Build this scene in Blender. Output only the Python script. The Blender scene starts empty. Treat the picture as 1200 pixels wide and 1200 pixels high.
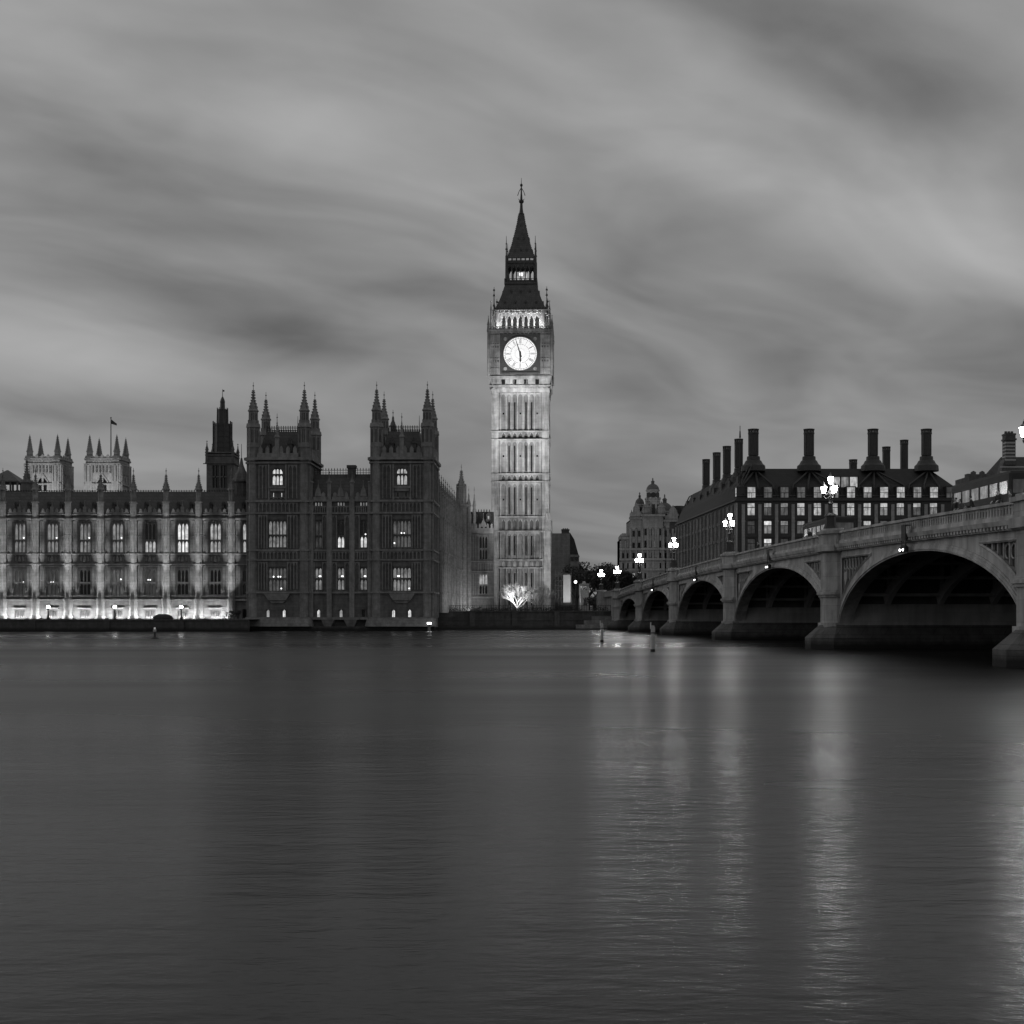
import bpy, math, random
from mathutils import Matrix, Vector
R = math.radians
random.seed(7)
C = bpy.context.scene.collection
scene = bpy.context.scene

# ------------------------------------------------------------------ camera, sky, sun, exposure
F = 1654.0; HOR = 722.0; EYE = 2.5          # focal length and horizon in a 1200 px frame, eye height above the water
def PX(x, D): return (x - 600.0) * D / F
def PZ(y, D): return EYE + (HOR - y) * D / F

cd = bpy.data.cameras.new("camera"); cam = bpy.data.objects.new("camera", cd); C.objects.link(cam)
cam.location = (0, 0, EYE); cam.rotation_euler = (R(90), 0, 0)
cd.sensor_width = 36; cd.sensor_height = 36; cd.lens = F / 1200 * 36
cd.shift_y = (HOR - 600) / 1200; cd.clip_start = 0.5; cd.clip_end = 12000
scene.camera = cam

SUN_EL, SUN_AZ = 6.0, -62.0                 # low dusk sun behind cloud, far to the left of the view
w = bpy.data.worlds.new("World"); scene.world = w; w.use_nodes = True
nt = w.node_tree; nt.nodes.clear()
def N(t, **k):
    n = nt.nodes.new(t)
    for a, b in k.items(): setattr(n, a, b)
    return n
def L(a, b): nt.links.new(a, b)
def mth(op, a, b=None, c=None, clamp=False):
    n = N('ShaderNodeMath', operation=op); n.use_clamp = clamp
    for i, v in enumerate((a, b, c)):
        if v is None: continue
        if isinstance(v, (int, float)): n.inputs[i].default_value = v
        else: L(v, n.inputs[i])
    return n.outputs[0]
sky = N('ShaderNodeTexSky', sky_type='NISHITA', sun_disc=False, sun_elevation=R(SUN_EL), sun_rotation=R(SUN_AZ))
bw = N('ShaderNodeRGBToBW'); L(sky.outputs[0], bw.inputs[0])
tc = N('ShaderNodeTexCoord'); sp = N('ShaderNodeSeparateXYZ'); L(tc.outputs['Generated'], sp.inputs[0])
OFF = 0.17
zz = mth('ADD', mth('MAXIMUM', sp.outputs[2], 0.0), OFF)
cx = mth('DIVIDE', sp.outputs[0], zz); cy = mth('DIVIDE', sp.outputs[1], zz)
WA = R(40)                                    # wind: direction of the cloud streaks over the ground
ca, sa = math.cos(WA), math.sin(WA)
along = mth('ADD', mth('MULTIPLY', cx, ca), mth('MULTIPLY', cy, sa))
across = mth('SUBTRACT', mth('MULTIPLY', cy, ca), mth('MULTIPLY', cx, sa))
def comb(a, b, c=0.0):
    n = N('ShaderNodeCombineXYZ')
    for i, v in enumerate((a, b, c)):
        if isinstance(v, (int, float)): n.inputs[i].default_value = v
        else: L(v, n.inputs[i])
    return n.outputs[0]
def noise(vec, scale, detail=4, rough=0.55, dist=0.0):
    n = N('ShaderNodeTexNoise'); L(vec, n.inputs['Vector'])
    n.inputs['Scale'].default_value = scale; n.inputs['Detail'].default_value = detail
    n.inputs['Roughness'].default_value = rough; n.inputs['Distortion'].default_value = dist
    return n.outputs[0]
warp = mth('MULTIPLY', mth('SUBTRACT', noise(comb(along, across, 3.1), 0.55, 2), 0.5), 1.6)
v1 = comb(mth('MULTIPLY', along, 0.32), mth('ADD', across, warp), 0.0)
n1 = noise(v1, 1.1, 3, 0.5, 0.3)             # broad bands
n2 = noise(v1, 2.8, 2, 0.45, 0.5)             # streaks
n3 = noise(comb(mth('MULTIPLY', along, 0.62), mth('ADD', across, mth('MULTIPLY', warp, .5)), 7.0), 3.0, 3, 0.5, 0.6)
n4 = noise(comb(mth('MULTIPLY', along, 0.7), across, 17.0), 9.0, 4, 0.55, 0.3)
def uvw(px, py):
    d = Vector(((px - 600) / F, 1.0, (HOR - py) / F)).normalized()
    q = d.z + OFF; a, b = d.x / q, d.y / q
    return a * ca + b * sa, b * ca - a * sa
warpamp = []
def bank(px, py, lx, wy, amp, slope=0.3):     # one soft cloud bank of the real sky: centre, length, width
    u0, v0 = uvw(px, py)
    u1, v1_ = uvw(px + lx, py + lx * slope); du = math.hypot(u1 - u0, (v1_ - v0) * 0) or 1
    u2, v2 = uvw(px, py - wy); dv = abs(v2 - v0)
    a = mth('DIVIDE', mth('SUBTRACT', along, u0), abs(du)); b = mth('DIVIDE', mth('SUBTRACT', mth('ADD', across, mth('MULTIPLY', warp, 0.12)), v0), max(dv, .05))
    r2 = mth('ADD', mth('MULTIPLY', a, a), mth('MULTIPLY', b, b))
    return mth('MULTIPLY', mth('POWER', 2.718, mth('MULTIPLY', r2, -1.0)), amp)
SKYBASE = 0.246
tot = mth('ADD', SKYBASE, mth('MULTIPLY', mth('SUBTRACT', n1, 0.5), 0.13))
tot = mth('ADD', tot, mth('MULTIPLY', mth('SUBTRACT', n2, 0.5), 0.13))
tot = mth('ADD', tot, mth('MULTIPLY', mth('SUBTRACT', n3, 0.5), mth('ADD', 0.18, mth('MULTIPLY', mth('MINIMUM', mth('MAXIMUM', sp.outputs[2], 0.0), 0.3), 0.42)))); tot = mth('ADD', tot, mth('MULTIPLY', mth('SUBTRACT', n4, 0.5), mth('MULTIPLY', mth('MINIMUM', mth('MAXIMUM', sp.outputs[2], 0.0), 0.35), 0.22)))
for b in ((130, 90, 330, 70, .05, .27), (520, 200, 260, 50, .035, .3), (720, 130, 200, 60, .05, .3), (860, 215, 200, 50, .045, .35), (1130, 290, 190, 75, .085, .3), (1060, 330, 120, 40, .03, .3),
          (960, 40, 420, 95, -.075, .2), (1150, 110, 200, 60, -.03, .2), (270, 362, 260, 36, -.085, .2), (330, 400, 120, 26, -.05, .2), (110, 418, 230, 36, .09, .15), (40, 470, 120, 25, -.04, .1), (60, 270, 220, 50, -.04, .25), (300, 270, 200, 50, -.035, .25),
          (820, 410, 260, 60, -.035, .1), (1000, 440, 150, 40, -.03, .1), (1130, 490, 200, 40, .03, .1), (500, 420, 160, 40, .02, .1), (330, 20, 160, 40, .02, .3), (700, 20, 120, 40, -.02, .3)):
    tot = mth('ADD', tot, bank(b[0], b[1], b[2], b[3], b[4] * 1.2, b[5]))
tot = mth('SUBTRACT', tot, mth('MULTIPLY', mth('POWER', 2.718, mth('MULTIPLY', mth('MAXIMUM', sp.outputs[2], 0.0), -8.0)), 0.105)); tot = mth('MAXIMUM', tot, 0.06)
cover = 0.82                                  # share of the sky behind cloud
SKYSTR = 0.10
gap = mth('MULTIPLY', mth('MULTIPLY', bw.outputs[0], SKYSTR), 1 - cover)
fin = mth('ADD', mth('MULTIPLY', tot, 1.0), gap)
bg = N('ShaderNodeBackground'); L(fin, bg.inputs[0]); bg.inputs[1].default_value = 1.0
wo = N('ShaderNodeOutputWorld'); L(bg.outputs[0], wo.inputs[0])

sd = bpy.data.lights.new("sun", 'SUN'); sun = bpy.data.objects.new("sun", sd); C.objects.link(sun)
sd.energy = 0.10; sd.angle = R(25); sd.color = (1, .98, .96)
sdir = Vector((math.sin(R(SUN_AZ)) * math.cos(R(SUN_EL + 14)), math.cos(R(SUN_AZ)) * math.cos(R(SUN_EL + 14)), math.sin(R(SUN_EL + 14))))
sun.rotation_euler = (sdir).to_track_quat('Z', 'Y').to_euler(); sun.location = (-200, 100, 200)
vs = scene.view_settings; vs.view_transform = 'Standard'; vs.look = 'None'; vs.gamma = 1; vs.exposure = 0.0
scene.display_settings.display_device = 'sRGB'
scene.render.engine = 'CYCLES'
scene.cycles.use_denoising = True
scene.cycles.max_bounces = 5; scene.cycles.diffuse_bounces = 2; scene.cycles.glossy_bounces = 3
scene.cycles.sample_clamp_indirect = 4.0
scene.cycles.caustics_reflective = False; scene.cycles.caustics_refractive = False

# ------------------------------------------------------------------ materials
MATS = {}
class NT:
    def __init__(s, name):
        s.m = bpy.data.materials.new(name); s.m.use_nodes = True; s.t = s.m.node_tree; s.t.nodes.clear()
        s.out = s.n('ShaderNodeOutputMaterial'); s.p = s.n('ShaderNodeBsdfPrincipled'); s.l(s.p.outputs[0], s.out.inputs[0])
        MATS[name] = s.m
    def n(s, t, **k):
        n = s.t.nodes.new(t)
        for a, b in k.items(): setattr(n, a, b)
        return n
    def l(s, a, b): s.t.links.new(a, b)
    def set(s, node, **k):
        for a, b in k.items(): node.inputs[a].default_value = b
    def math(s, op, a, b=None):
        n = s.n('ShaderNodeMath', operation=op)
        for i, v in enumerate((a, b)):
            if v is None: continue
            if isinstance(v, (int, float)): n.inputs[i].default_value = v
            else: s.l(v, n.inputs[i])
        return n.outputs[0]
    def noise(s, vec, sc, det=4, ro=.55):
        n = s.n('ShaderNodeTexNoise'); s.l(vec, n.inputs['Vector']); s.set(n, Scale=sc, Detail=det, Roughness=ro); return n.outputs[0]
    def coords(s, sx=1, sy=1, sz=1):
        t = s.n('ShaderNodeTexCoord'); m = s.n('ShaderNodeMapping'); s.l(t.outputs['Object'], m.inputs[0]); m.inputs['Scale'].default_value = (sx, sy, sz); return m.outputs[0]
    def wallvec(s):
        t = s.n('ShaderNodeTexCoord'); q = s.n('ShaderNodeSeparateXYZ'); s.l(t.outputs['Object'], q.inputs[0])
        c = s.n('ShaderNodeCombineXYZ'); s.l(s.math('ADD', q.outputs[0], s.math('MULTIPLY', q.outputs[1], .83)), c.inputs[0]); s.l(q.outputs[2], c.inputs[1]); return c.outputs[0], q.outputs[2]
    def ramp(s, fac, a, b, p0=.3, p1=.7):
        r = s.n('ShaderNodeValToRGB'); s.l(fac, r.inputs[0]); e = r.color_ramp.elements
        e[0].position = p0; e[0].color = (a, a, a, 1); e[1].position = p1; e[1].color = (b, b, b, 1); return r.outputs[0]
    def mix(s, f, a, b, mode='MIX'):
        n = s.n('ShaderNodeMixRGB', blend_type=mode)
        for i, v in enumerate((f, a, b)):
            if isinstance(v, (int, float)): n.inputs[i].default_value = v if i == 0 else (v, v, v, 1)
            else: s.l(v, n.inputs[i])
        return n.outputs[0]

def stone(name, lo, hi, bw_=1.1, bh=.42, bump=.35, tide=None, joint=.72, mott=1.3, stain=.78):
    s = NT(name); v, z = s.wallvec(); c = s.coords()
    base = s.ramp(s.noise(c, mott, 5, .65), lo, hi, .3, .7)
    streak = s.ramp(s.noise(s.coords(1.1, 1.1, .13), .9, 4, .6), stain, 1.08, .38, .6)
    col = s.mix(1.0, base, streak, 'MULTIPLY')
    br = s.n('ShaderNodeTexBrick'); s.l(v, br.inputs['Vector'])
    s.set(br, Scale=1.0); br.inputs['Brick Width'].default_value = bw_; br.inputs['Row Height'].default_value = bh; br.inputs['Mortar Size'].default_value = .025
    br.inputs['Color1'].default_value = (1, 1, 1, 1); br.inputs['Color2'].default_value = (.86, .86, .86, 1); br.inputs['Mortar'].default_value = (joint, joint, joint, 1)
    col = s.mix(1.0, col, br.outputs[0], 'MULTIPLY')
    if tide is not None:
        k = s.ramp(s.math('ADD', z, s.math('MULTIPLY', s.noise(c, .8, 4), .6)), 0, 1, 0, 1)
        mr = s.n('ShaderNodeMapRange'); s.l(s.math('ADD', z, s.math('MULTIPLY', s.noise(c, .9, 5), .5)), mr.inputs[0])
        mr.inputs[1].default_value = tide; mr.inputs[2].default_value = tide + .45
        col = s.mix(mr.outputs[0], .018, col)
    s.l(col, s.p.inputs['Base Color']); s.set(s.p, Roughness=.88)
    b = s.n('ShaderNodeBump'); s.set(b, Strength=bump, Distance=.06); s.l(s.noise(c, 5, 4, .7), b.inputs['Height']); s.l(b.outputs[0], s.p.inputs['Normal'])
    return s.m
def plain(name, a, b=None, rough=.6, sc=2.0, metal=0.0, bump=0.0):
    s = NT(name); b = a * 1.35 if b is None else b; c = s.coords()
    s.l(s.ramp(s.noise(c, sc, 5, .6), a, b), s.p.inputs['Base Color']); s.set(s.p, Roughness=rough, Metallic=metal)
    if bump:
        q = s.n('ShaderNodeBump'); s.set(q, Strength=bump, Distance=.05); s.l(s.noise(c, sc * 4, 4), q.inputs['Height']); s.l(q.outputs[0], s.p.inputs['Normal'])
    return s.m
def tiles(name, a, b, bw_=.5, bh=.35, rough=.7, joint=.5):
    s = NT(name); v, z = s.wallvec(); c = s.coords()
    br = s.n('ShaderNodeTexBrick'); s.l(v, br.inputs['Vector']); s.set(br, Scale=1.0)
    br.inputs['Brick Width'].default_value = bw_; br.inputs['Row Height'].default_value = bh; br.inputs['Mortar Size'].default_value = .04
    br.inputs['Color1'].default_value = (1, 1, 1, 1); br.inputs['Color2'].default_value = (.7, .7, .7, 1); br.inputs['Mortar'].default_value = (joint,) * 3 + (1,)
    s.l(s.mix(1.0, s.ramp(s.noise(c, .8, 5, .65), a, b), br.outputs[0], 'MULTIPLY'), s.p.inputs['Base Color']); s.set(s.p, Roughness=rough)
    return s.m
def lit(name, strength, var=.55, sc=1.2, base=.05, vbar=.6):
    s = NT(name); c = s.coords()
    f = s.ramp(s.noise(c, sc, 3, .6), 1 - var, 1.0, .35, .65)
    f2 = s.ramp(s.noise(s.coords(6, 6, .5), 1.0, 2, .5), vbar, 1.0, .4, .6)
    e = s.mix(1.0, f, f2, 'MULTIPLY')
    s.set(s.p, Roughness=.2); s.p.inputs['Base Color'].default_value = (base,) * 3 + (1,)
    s.l(e, s.p.inputs['Emission Color']); s.p.inputs['Emission Strength'].default_value = strength
    return s.m
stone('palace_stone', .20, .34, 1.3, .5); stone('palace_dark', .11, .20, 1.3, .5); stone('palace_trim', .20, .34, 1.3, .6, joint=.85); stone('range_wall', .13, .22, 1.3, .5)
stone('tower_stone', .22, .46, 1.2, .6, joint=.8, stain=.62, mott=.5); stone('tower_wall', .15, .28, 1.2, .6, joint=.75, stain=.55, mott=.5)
stone('river_stone', .06, .11, 1.4, .55, tide=.55); stone('base_stone', .16, .28, 1.6, .6, tide=.25, joint=.6)
stone('granite', .09, .16, 1.5, .55, tide=.55, joint=.6); stone('pier_stone', .38, .56, 3.0, 1.1, tide=.95, joint=.75, stain=.65)
stone('vault_wall', .42, .52, 2.2, .7, tide=.75, joint=.85)
stone('white_stone', .34, .5, 1.6, .6); stone('grey_stone', .2, .3, 1.6, .6)
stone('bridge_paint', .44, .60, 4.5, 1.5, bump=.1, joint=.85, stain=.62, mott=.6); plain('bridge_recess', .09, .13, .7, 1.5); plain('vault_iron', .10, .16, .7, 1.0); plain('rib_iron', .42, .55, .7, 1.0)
tiles('slate', .035, .06, .5, .4); tiles('iron_roof', .06, .10, .9, .6, .6, .5); tiles('tower_roof_iron', .07, .12, .55, .5, .5, .5); tiles('bronze_roof', .022, .036, 1.1, .55, .7, .55)
tiles('striped_brick', .10, .16, .6, .3); plain('stripe_white', .4, .5)
plain('iron', .02, .035, .5); plain('dial_frame', .05, .09, .6, 3); plain('lead', .08, .13, .6)
plain('bronze', .035, .055, .5); plain('asphalt', .04, .06, .9, 3); plain('earth', .04, .08, .95, .5)
plain('bark', .05, .09, .9, 6); plain('pale_bark', .35, .5, .85, 6); plain('leaf', .035, .07, .8, 2); plain('leaf2', .05, .09, .8, 2)
plain('post_paint', .4, .55, .6, 3); plain('cloth', .02, .04, .9, 5); plain('cloth2', .06, .1, .9, 5); plain('skin', .3, .36, .6); plain('hair', .015, .03, .7)
plain('bus_red', .03, .042, .8); plain('white_paint', .55, .65, .4); plain('tyre', .015, .02, .9); plain('hoarding', .5, .62, .7, .7); plain('flagcloth', .05, .3, .9, 1.2)
plain('buff_light', .45, .55, .7, 1.5)
g = NT('glass'); g.p.inputs['Base Color'].default_value = (.012, .012, .012, 1); g.set(g.p, Roughness=.12)
for k_, v_ in (('lit_faint', .05), ('lit_dim', .12), ('lit_mid', .30), ('lit_high', .62), ('lit_bright', 1.2)): lit(k_, v_)
lit('lamp_hot', 7.0, .05); lit('lamp_warm', 2.5, .05); lit('lamp_globe', 16.0, .05); lit('dial', .84, .05, .8, .4, vbar=.93); lit('lantern_hot', 75.0, .05, vbar=.95); plain('niche_shade', .06, .10, .9, 1.0); plain('door_wood', .07, .12, .7, 3)

# ------------------------------------------------------------------ mesh helpers
class MB:
    def __init__(s, M=None): s.v = []; s.f = []; s.M = M or Matrix.Identity(4)
    def P(s, pts):
        i = len(s.v); s.v += [tuple(s.M @ Vector(p)) for p in pts]; return i
    def face(s, pts): i = s.P(pts); s.f.append(tuple(range(i, i + len(pts))))
    def box(s, x0, y0, z0, x1, y1, z1):
        i = s.P([(x0, y0, z0), (x1, y0, z0), (x1, y1, z0), (x0, y1, z0), (x0, y0, z1), (x1, y0, z1), (x1, y1, z1), (x0, y1, z1)])
        s.f += [(i, i+3, i+2, i+1), (i+4, i+5, i+6, i+7), (i, i+1, i+5, i+4), (i+1, i+2, i+6, i+5), (i+2, i+3, i+7, i+6), (i+3, i, i+4, i+7)]
    def cbox(s, x, y, z0, wx, wy, h): s.box(x - wx/2, y - wy/2, z0, x + wx/2, y + wy/2, z0 + h)
    def prism(s, poly, z0, z1, poly2=None):
        p2 = poly2 or poly; n = len(poly); i = s.P([(x, y, z0) for x, y in poly] + [(x, y, z1) for x, y in p2])
        s.f += [tuple(i + k for k in reversed(range(n))), tuple(i + n + k for k in range(n))]
        for k in range(n): q = (k + 1) % n; s.f.append((i + k, i + q, i + n + q, i + n + k))
    def ngon(s, x, y, r0, r1, z0, z1, n=8, rot=None):
        rot = math.pi / n if rot is None else rot
        a = [(x + r0 * math.cos(rot + 2*math.pi*k/n), y + r0 * math.sin(rot + 2*math.pi*k/n)) for k in range(n)]
        b = [(x + r1 * math.cos(rot + 2*math.pi*k/n), y + r1 * math.sin(rot + 2*math.pi*k/n)) for k in range(n)]
        s.prism(a, z0, z1, b)
    def sq(s, x, y, h0, h1, z0, z1): s.ngon(x, y, h0 * 2**.5, h1 * 2**.5, z0, z1, 4, math.pi / 4)
    def lathe(s, prof, x=0, y=0, n=8, rot=None):
        rot = math.pi / n if rot is None else rot; i0 = len(s.v)
        for r, z in prof: s.P([(x + r * math.cos(rot + 2*math.pi*k/n), y + r * math.sin(rot + 2*math.pi*k/n), z) for k in range(n)])
        for j in range(len(prof) - 1):
            for k in range(n):
                q = (k + 1) % n; a = i0 + j*n; b = a + n; s.f.append((a + k, a + q, b + q, b + k))
        s.f.append(tuple(i0 + k for k in reversed(range(n)))); e = i0 + (len(prof)-1)*n; s.f.append(tuple(e + k for k in range(n)))
    def tube(s, p0, p1, r0, r1=None, n=5):
        r1 = r0 if r1 is None else r1; p0 = Vector(p0); p1 = Vector(p1); d = (p1 - p0)
        if d.length < 1e-6: return
        q = d.to_track_quat('Z', 'Y'); i = len(s.v)
        for p, r in ((p0, r0), (p1, r1)): s.P([p + q @ Vector((r * math.cos(2*math.pi*k/n), r * math.sin(2*math.pi*k/n), 0)) for k in range(n)])
        for k in range(n): j = (k + 1) % n; s.f.append((i + k, i + j, i + n + j, i + n + k))
        s.f.append(tuple(i + k for k in reversed(range(n)))); s.f.append(tuple(i + n + k for k in range(n)))
    def extr(s, poly, y0, y1):              # polygon in x,z pushed along y
        n = len(poly); i = s.P([(x, y0, z) for x, z in poly] + [(x, y1, z) for x, z in poly])
        s.f += [tuple(i + k for k in range(n)), tuple(i + n + k for k in reversed(range(n)))]
        for k in range(n): q = (k + 1) % n; s.f.append((i + k, i + n + k, i + n + q, i + q))
    def ball(s, x, y, z, r, n=10, m=6): s.lathe([(max(r * math.sin(math.pi * j / m), .001), z - r * math.cos(math.pi * j / m)) for j in range(m + 1)], x, y, n)
    def wall(s, u0, u1, z0, z1, ops, v=0.0, depth=.5):      # front wall at y = v with real openings and their reveals
        us = sorted({u0, u1} | {a for o in ops for a in o[:2] if u0 < a < u1}); zs = sorted({z0, z1} | {a for o in ops for a in o[2:4] if z0 < a < z1})
        for i in range(len(us) - 1):
            for j in range(len(zs) - 1):
                cu, cz = (us[i] + us[i+1]) / 2, (zs[j] + zs[j+1]) / 2
                if any(o[0] < cu < o[1] and o[2] < cz < o[3] for o in ops): continue
                s.face([(us[i], v, zs[j]), (us[i+1], v, zs[j]), (us[i+1], v, zs[j+1]), (us[i], v, zs[j+1])])
        for a, b, c, d in [o[:4] for o in ops]:
            w_ = v + depth
            s.face([(a, v, c), (a, v, d), (a, w_, d), (a, w_, c)]); s.face([(b, v, c), (b, w_, c), (b, w_, d), (b, v, d)])
            s.face([(a, v, c), (a, w_, c), (b, w_, c), (b, v, c)]); s.face([(a, v, d), (b, v, d), (b, w_, d), (a, w_, d)])
    def merge(s, o): i = len(s.v); s.v += o.v; s.f += [tuple(i + k for k in f) for f in o.f]
    def mesh(s, name, mat, dz=0.0):
        me = bpy.data.meshes.new(name); me.from_pydata([(x, y, z - dz) for x, y, z in s.v], [], s.f); me.validate()
        me.materials.append(MATS[mat] if isinstance(mat, str) else mat); return me
    def build(s, name, mat, parent=None, smooth=False):
        dz = 0.0; q = parent
        while q is not None:
            dz += q.location.z; q = q.parent
        me = s.mesh(name, mat, dz)
        if smooth:
            for p in me.polygons: p.use_smooth = True
        o = bpy.data.objects.new(name, me); C.objects.link(o)
        if parent: o.parent = parent
        return o
def build_multi(name, parts, parent):             # one part whose mesh carries several materials
    mb = MB(); cnt = []
    for m_, mat in parts: cnt.append(len(m_.f)); mb.merge(m_)
    o = mb.build(name, parts[0][1], parent); i = 0
    if len(o.data.polygons) == sum(cnt):
        for k, (m_, mat) in enumerate(parts):
            if k: o.data.materials.append(MATS[mat])
            for p in o.data.polygons[i:i + cnt[k]]: p.material_index = k
            i += cnt[k]
    else: print('face count changed', name)
    return o
def thing(name, label, cat, loc, rz=0.0, group=None):
    o = bpy.data.objects.new(name, None); C.objects.link(o); o.location = loc; o.rotation_euler = (0, 0, rz); o.empty_display_size = .5
    o['label'] = label; o['category'] = cat
    if group: o['group'] = group
    return o
def tag(o, label, cat, group=None):
    o['label'] = label; o['category'] = cat
    if group: o['group'] = group
    return o
def struct(o, kind='structure'): o['kind'] = kind; return o
def copy_tree(o, parent=None):
    c = o.copy(); C.objects.link(c)
    if parent: c.parent = parent
    for ch in list(o.children): copy_tree(ch, c)
    return c
def area_light(name, loc, aim, sx, sy, watts, spread=180):
    l = bpy.data.lights.new(name, 'AREA'); l.shape = 'RECTANGLE'; l.size = sx; l.size_y = sy; l.energy = watts; l.spread = R(spread)
    o = bpy.data.objects.new(name, l); C.objects.link(o); o.location = loc
    o.rotation_euler = (Vector(aim) - Vector(loc)).to_track_quat('-Z', 'Y').to_euler(); return o
def spot_light(name, loc, aim, watts, cone=60, blend=.6, rad=.3):
    l = bpy.data.lights.new(name, 'SPOT'); l.energy = watts; l.spot_size = R(cone); l.spot_blend = blend; l.shadow_soft_size = rad
    o = bpy.data.objects.new(name, l); C.objects.link(o); o.location = loc
    o.rotation_euler = (Vector(aim) - Vector(loc)).to_track_quat('-Z', 'Y').to_euler(); return o
def Rz(k): return Matrix.Rotation(k, 4, 'Z')

def spirelet(mb, x, y, r, z0, z1, zf, n=8):        # crocketed ogee cap with finial rod
    h = z1 - z0
    mb.lathe([(r * 1.25, z0 - .18), (r * 1.25, z0), (r * 1.02, z0 + .05 * h), (r * .92, z0 + .18 * h), (r * .62, z0 + .36 * h), (r * .36, z0 + .52 * h), (r * .24, z0 + .75 * h), (r * .12, z1)], x, y, n)
    for t, e in ((.2, 1.0), (.36, .78), (.5, .55), (.64, .45), (.78, .38), (.9, .3)):
        for k in range(4):
            a = math.pi / 4 + k * math.pi / 2; rr = r * e * 1.0
            mb.cbox(x + rr * math.cos(a) , y + rr * math.sin(a), z0 + t * h - .04 * h, r * .28, r * .28, h * .06)
    mb.ngon(x, y, r * .34, r * .34, z1 - .05 * h, z1 + .0 * h, 6)
    mb.tube((x, y, z1 - .02 * h), (x, y, zf), .06, .035, 5)
    mb.ngon(x, y, .14, .14, z1 + (zf - z1) * .5, z1 + (zf - z1) * .5 + .15, 6)

def gothic_window(parent, u, z0, z1, wd, lights, transom, v, panes, stone_mat='palace_stone', mull=.16, lamp=None, arch=0.0):  # lamp: where the added glowing balls sit before the pane
    """stone tracery (a part) with the glazing behind it (its sub-part); panes = (upper, lower) material names"""
    mb = MB(); a, b = u - wd / 2, u + wd / 2; t = .16
    mb.box(a, v - .22, z0, a + t, v, z1); mb.box(b - t, v - .22, z0, b, v, z1)
    mb.box(a + t, v - .22, z0, b - t, v + .0, z0 + .12); mb.box(a + t, v - .22, z1 - .14, b - t, v, z1)
    lw = (wd - 2 * t) / lights
    for k in range(1, lights): x = a + t + k * lw; mb.box(x - mull/2, v - .18, z0 + .12, x + mull/2, v - .003, z1 - .14)
    tiers = [(z0 + .12, z1 - .14)]
    if transom: mb.box(a + t, v - .2, transom - .1, b - t, v - .006, transom + .1); tiers = [(z0 + .12, transom - .1), (transom + .1, z1 - .14)]
    for zb, zt in tiers:                                    # pointed heads
        for k in range(lights):
            x0 = a + t + k * lw + (mull / 2 if k else 0); x1 = a + t + (k + 1) * lw - (mull / 2 if k < lights - 1 else 0); xm = (x0 + x1) / 2; hh = min(.75, (zt - zb) * .3)
            mb.extr([(x0, zt), (x0, zt - hh), (x0 + (xm - x0) * .25, zt - hh * .55), (xm, zt - .05), (xm, zt)], v - .12, v - .012)
            mb.extr([(x1, zt), (xm, zt), (xm, zt - .05), (x1 - (x1 - xm) * .25, zt - hh * .55), (x1, zt - hh)], v - .12, v - .012)
    if arch:                                                # one big pointed head over all the lights
        for s_ in (-1, 1):
            pts = [(u + s_ * wd / 2, z1), (u + s_ * wd / 2, z1 - arch)] + [(u + s_ * wd / 2 * math.cos(R(90 * q / 6)) ** .8, z1 - arch + (arch - .05) * math.sin(R(90 * q / 6)) ** 1.25) for q in range(1, 6)] + [(u, z1 - .05), (u, z1)]
            mb.extr(pts if s_ < 0 else pts[::-1], v - .3, v - .19)
    o = mb.build('window', stone_mat, parent)
    def pane(za, zb, m):
        q = MB(); q.face([(a, v + .02, za), (b, v + .02, za), (b, v + .02, zb), (a, v + .02, zb)])
        p = q.build('pane', m, None); p.parent = o
        for vv in p.data.vertices: vv.co.z -= parent.location.z
    if transom and panes[0] != panes[1]: pane(z0, transom, panes[1]); pane(transom, z1, panes[0])
    else: pane(z0, z1, panes[0])
    if lamp:
        for (du, zz_) in lamp: q = MB(); q.ball(u + du, v - .1, zz_, .13, 8, 5); q.build('glow_spot', 'lamp_warm', o)  # added glowing ball in front of the pane, for a bright spot there
    return o
def ribs(mb, u0, u1, z0, z1, n, v, w_=.15, pr=.24):
    for k in range(n + 1):
        x = u0 + (u1 - u0) * k / n; mb.box(x - w_/2, v - pr, z0, x + w_/2, v + .02, z1)
    for k in range(n):                                      # little arched heads between ribs
        x0 = u0 + (u1 - u0) * k / n + w_/2; x1 = u0 + (u1 - u0) * (k + 1) / n - w_/2; xm = (x0 + x1) / 2; h = min(.6, (z1 - z0) * .3)
        mb.extr([(x0, z1), (x0, z1 - h), (xm, z1 - .06), (xm, z1)], v - pr * .7, v + .01); mb.extr([(xm, z1), (xm, z1 - .06), (x1, z1 - h), (x1, z1)], v - pr * .7, v + .01)
def battlement(mb, u0, u1, v0, v1, z0, h, step=1.2):
    mb.box(u0, v0, z0, u1, v1, z0 + h * .5)
    n = max(2, int((u1 - u0) / step)); s_ = (u1 - u0) / n
    for k in range(n):
        x = u0 + (k + .22) * s_; mb.box(x, v0 + .003, z0 + h * .5, x + s_ * .56, v1 - .003, z0 + h)
        mb.extr([(x - .02, z0 + h), (x + s_ * .58, z0 + h), (x + s_ * .28, z0 + h * 1.35)], v0 + .01, v1 - .01)
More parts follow.
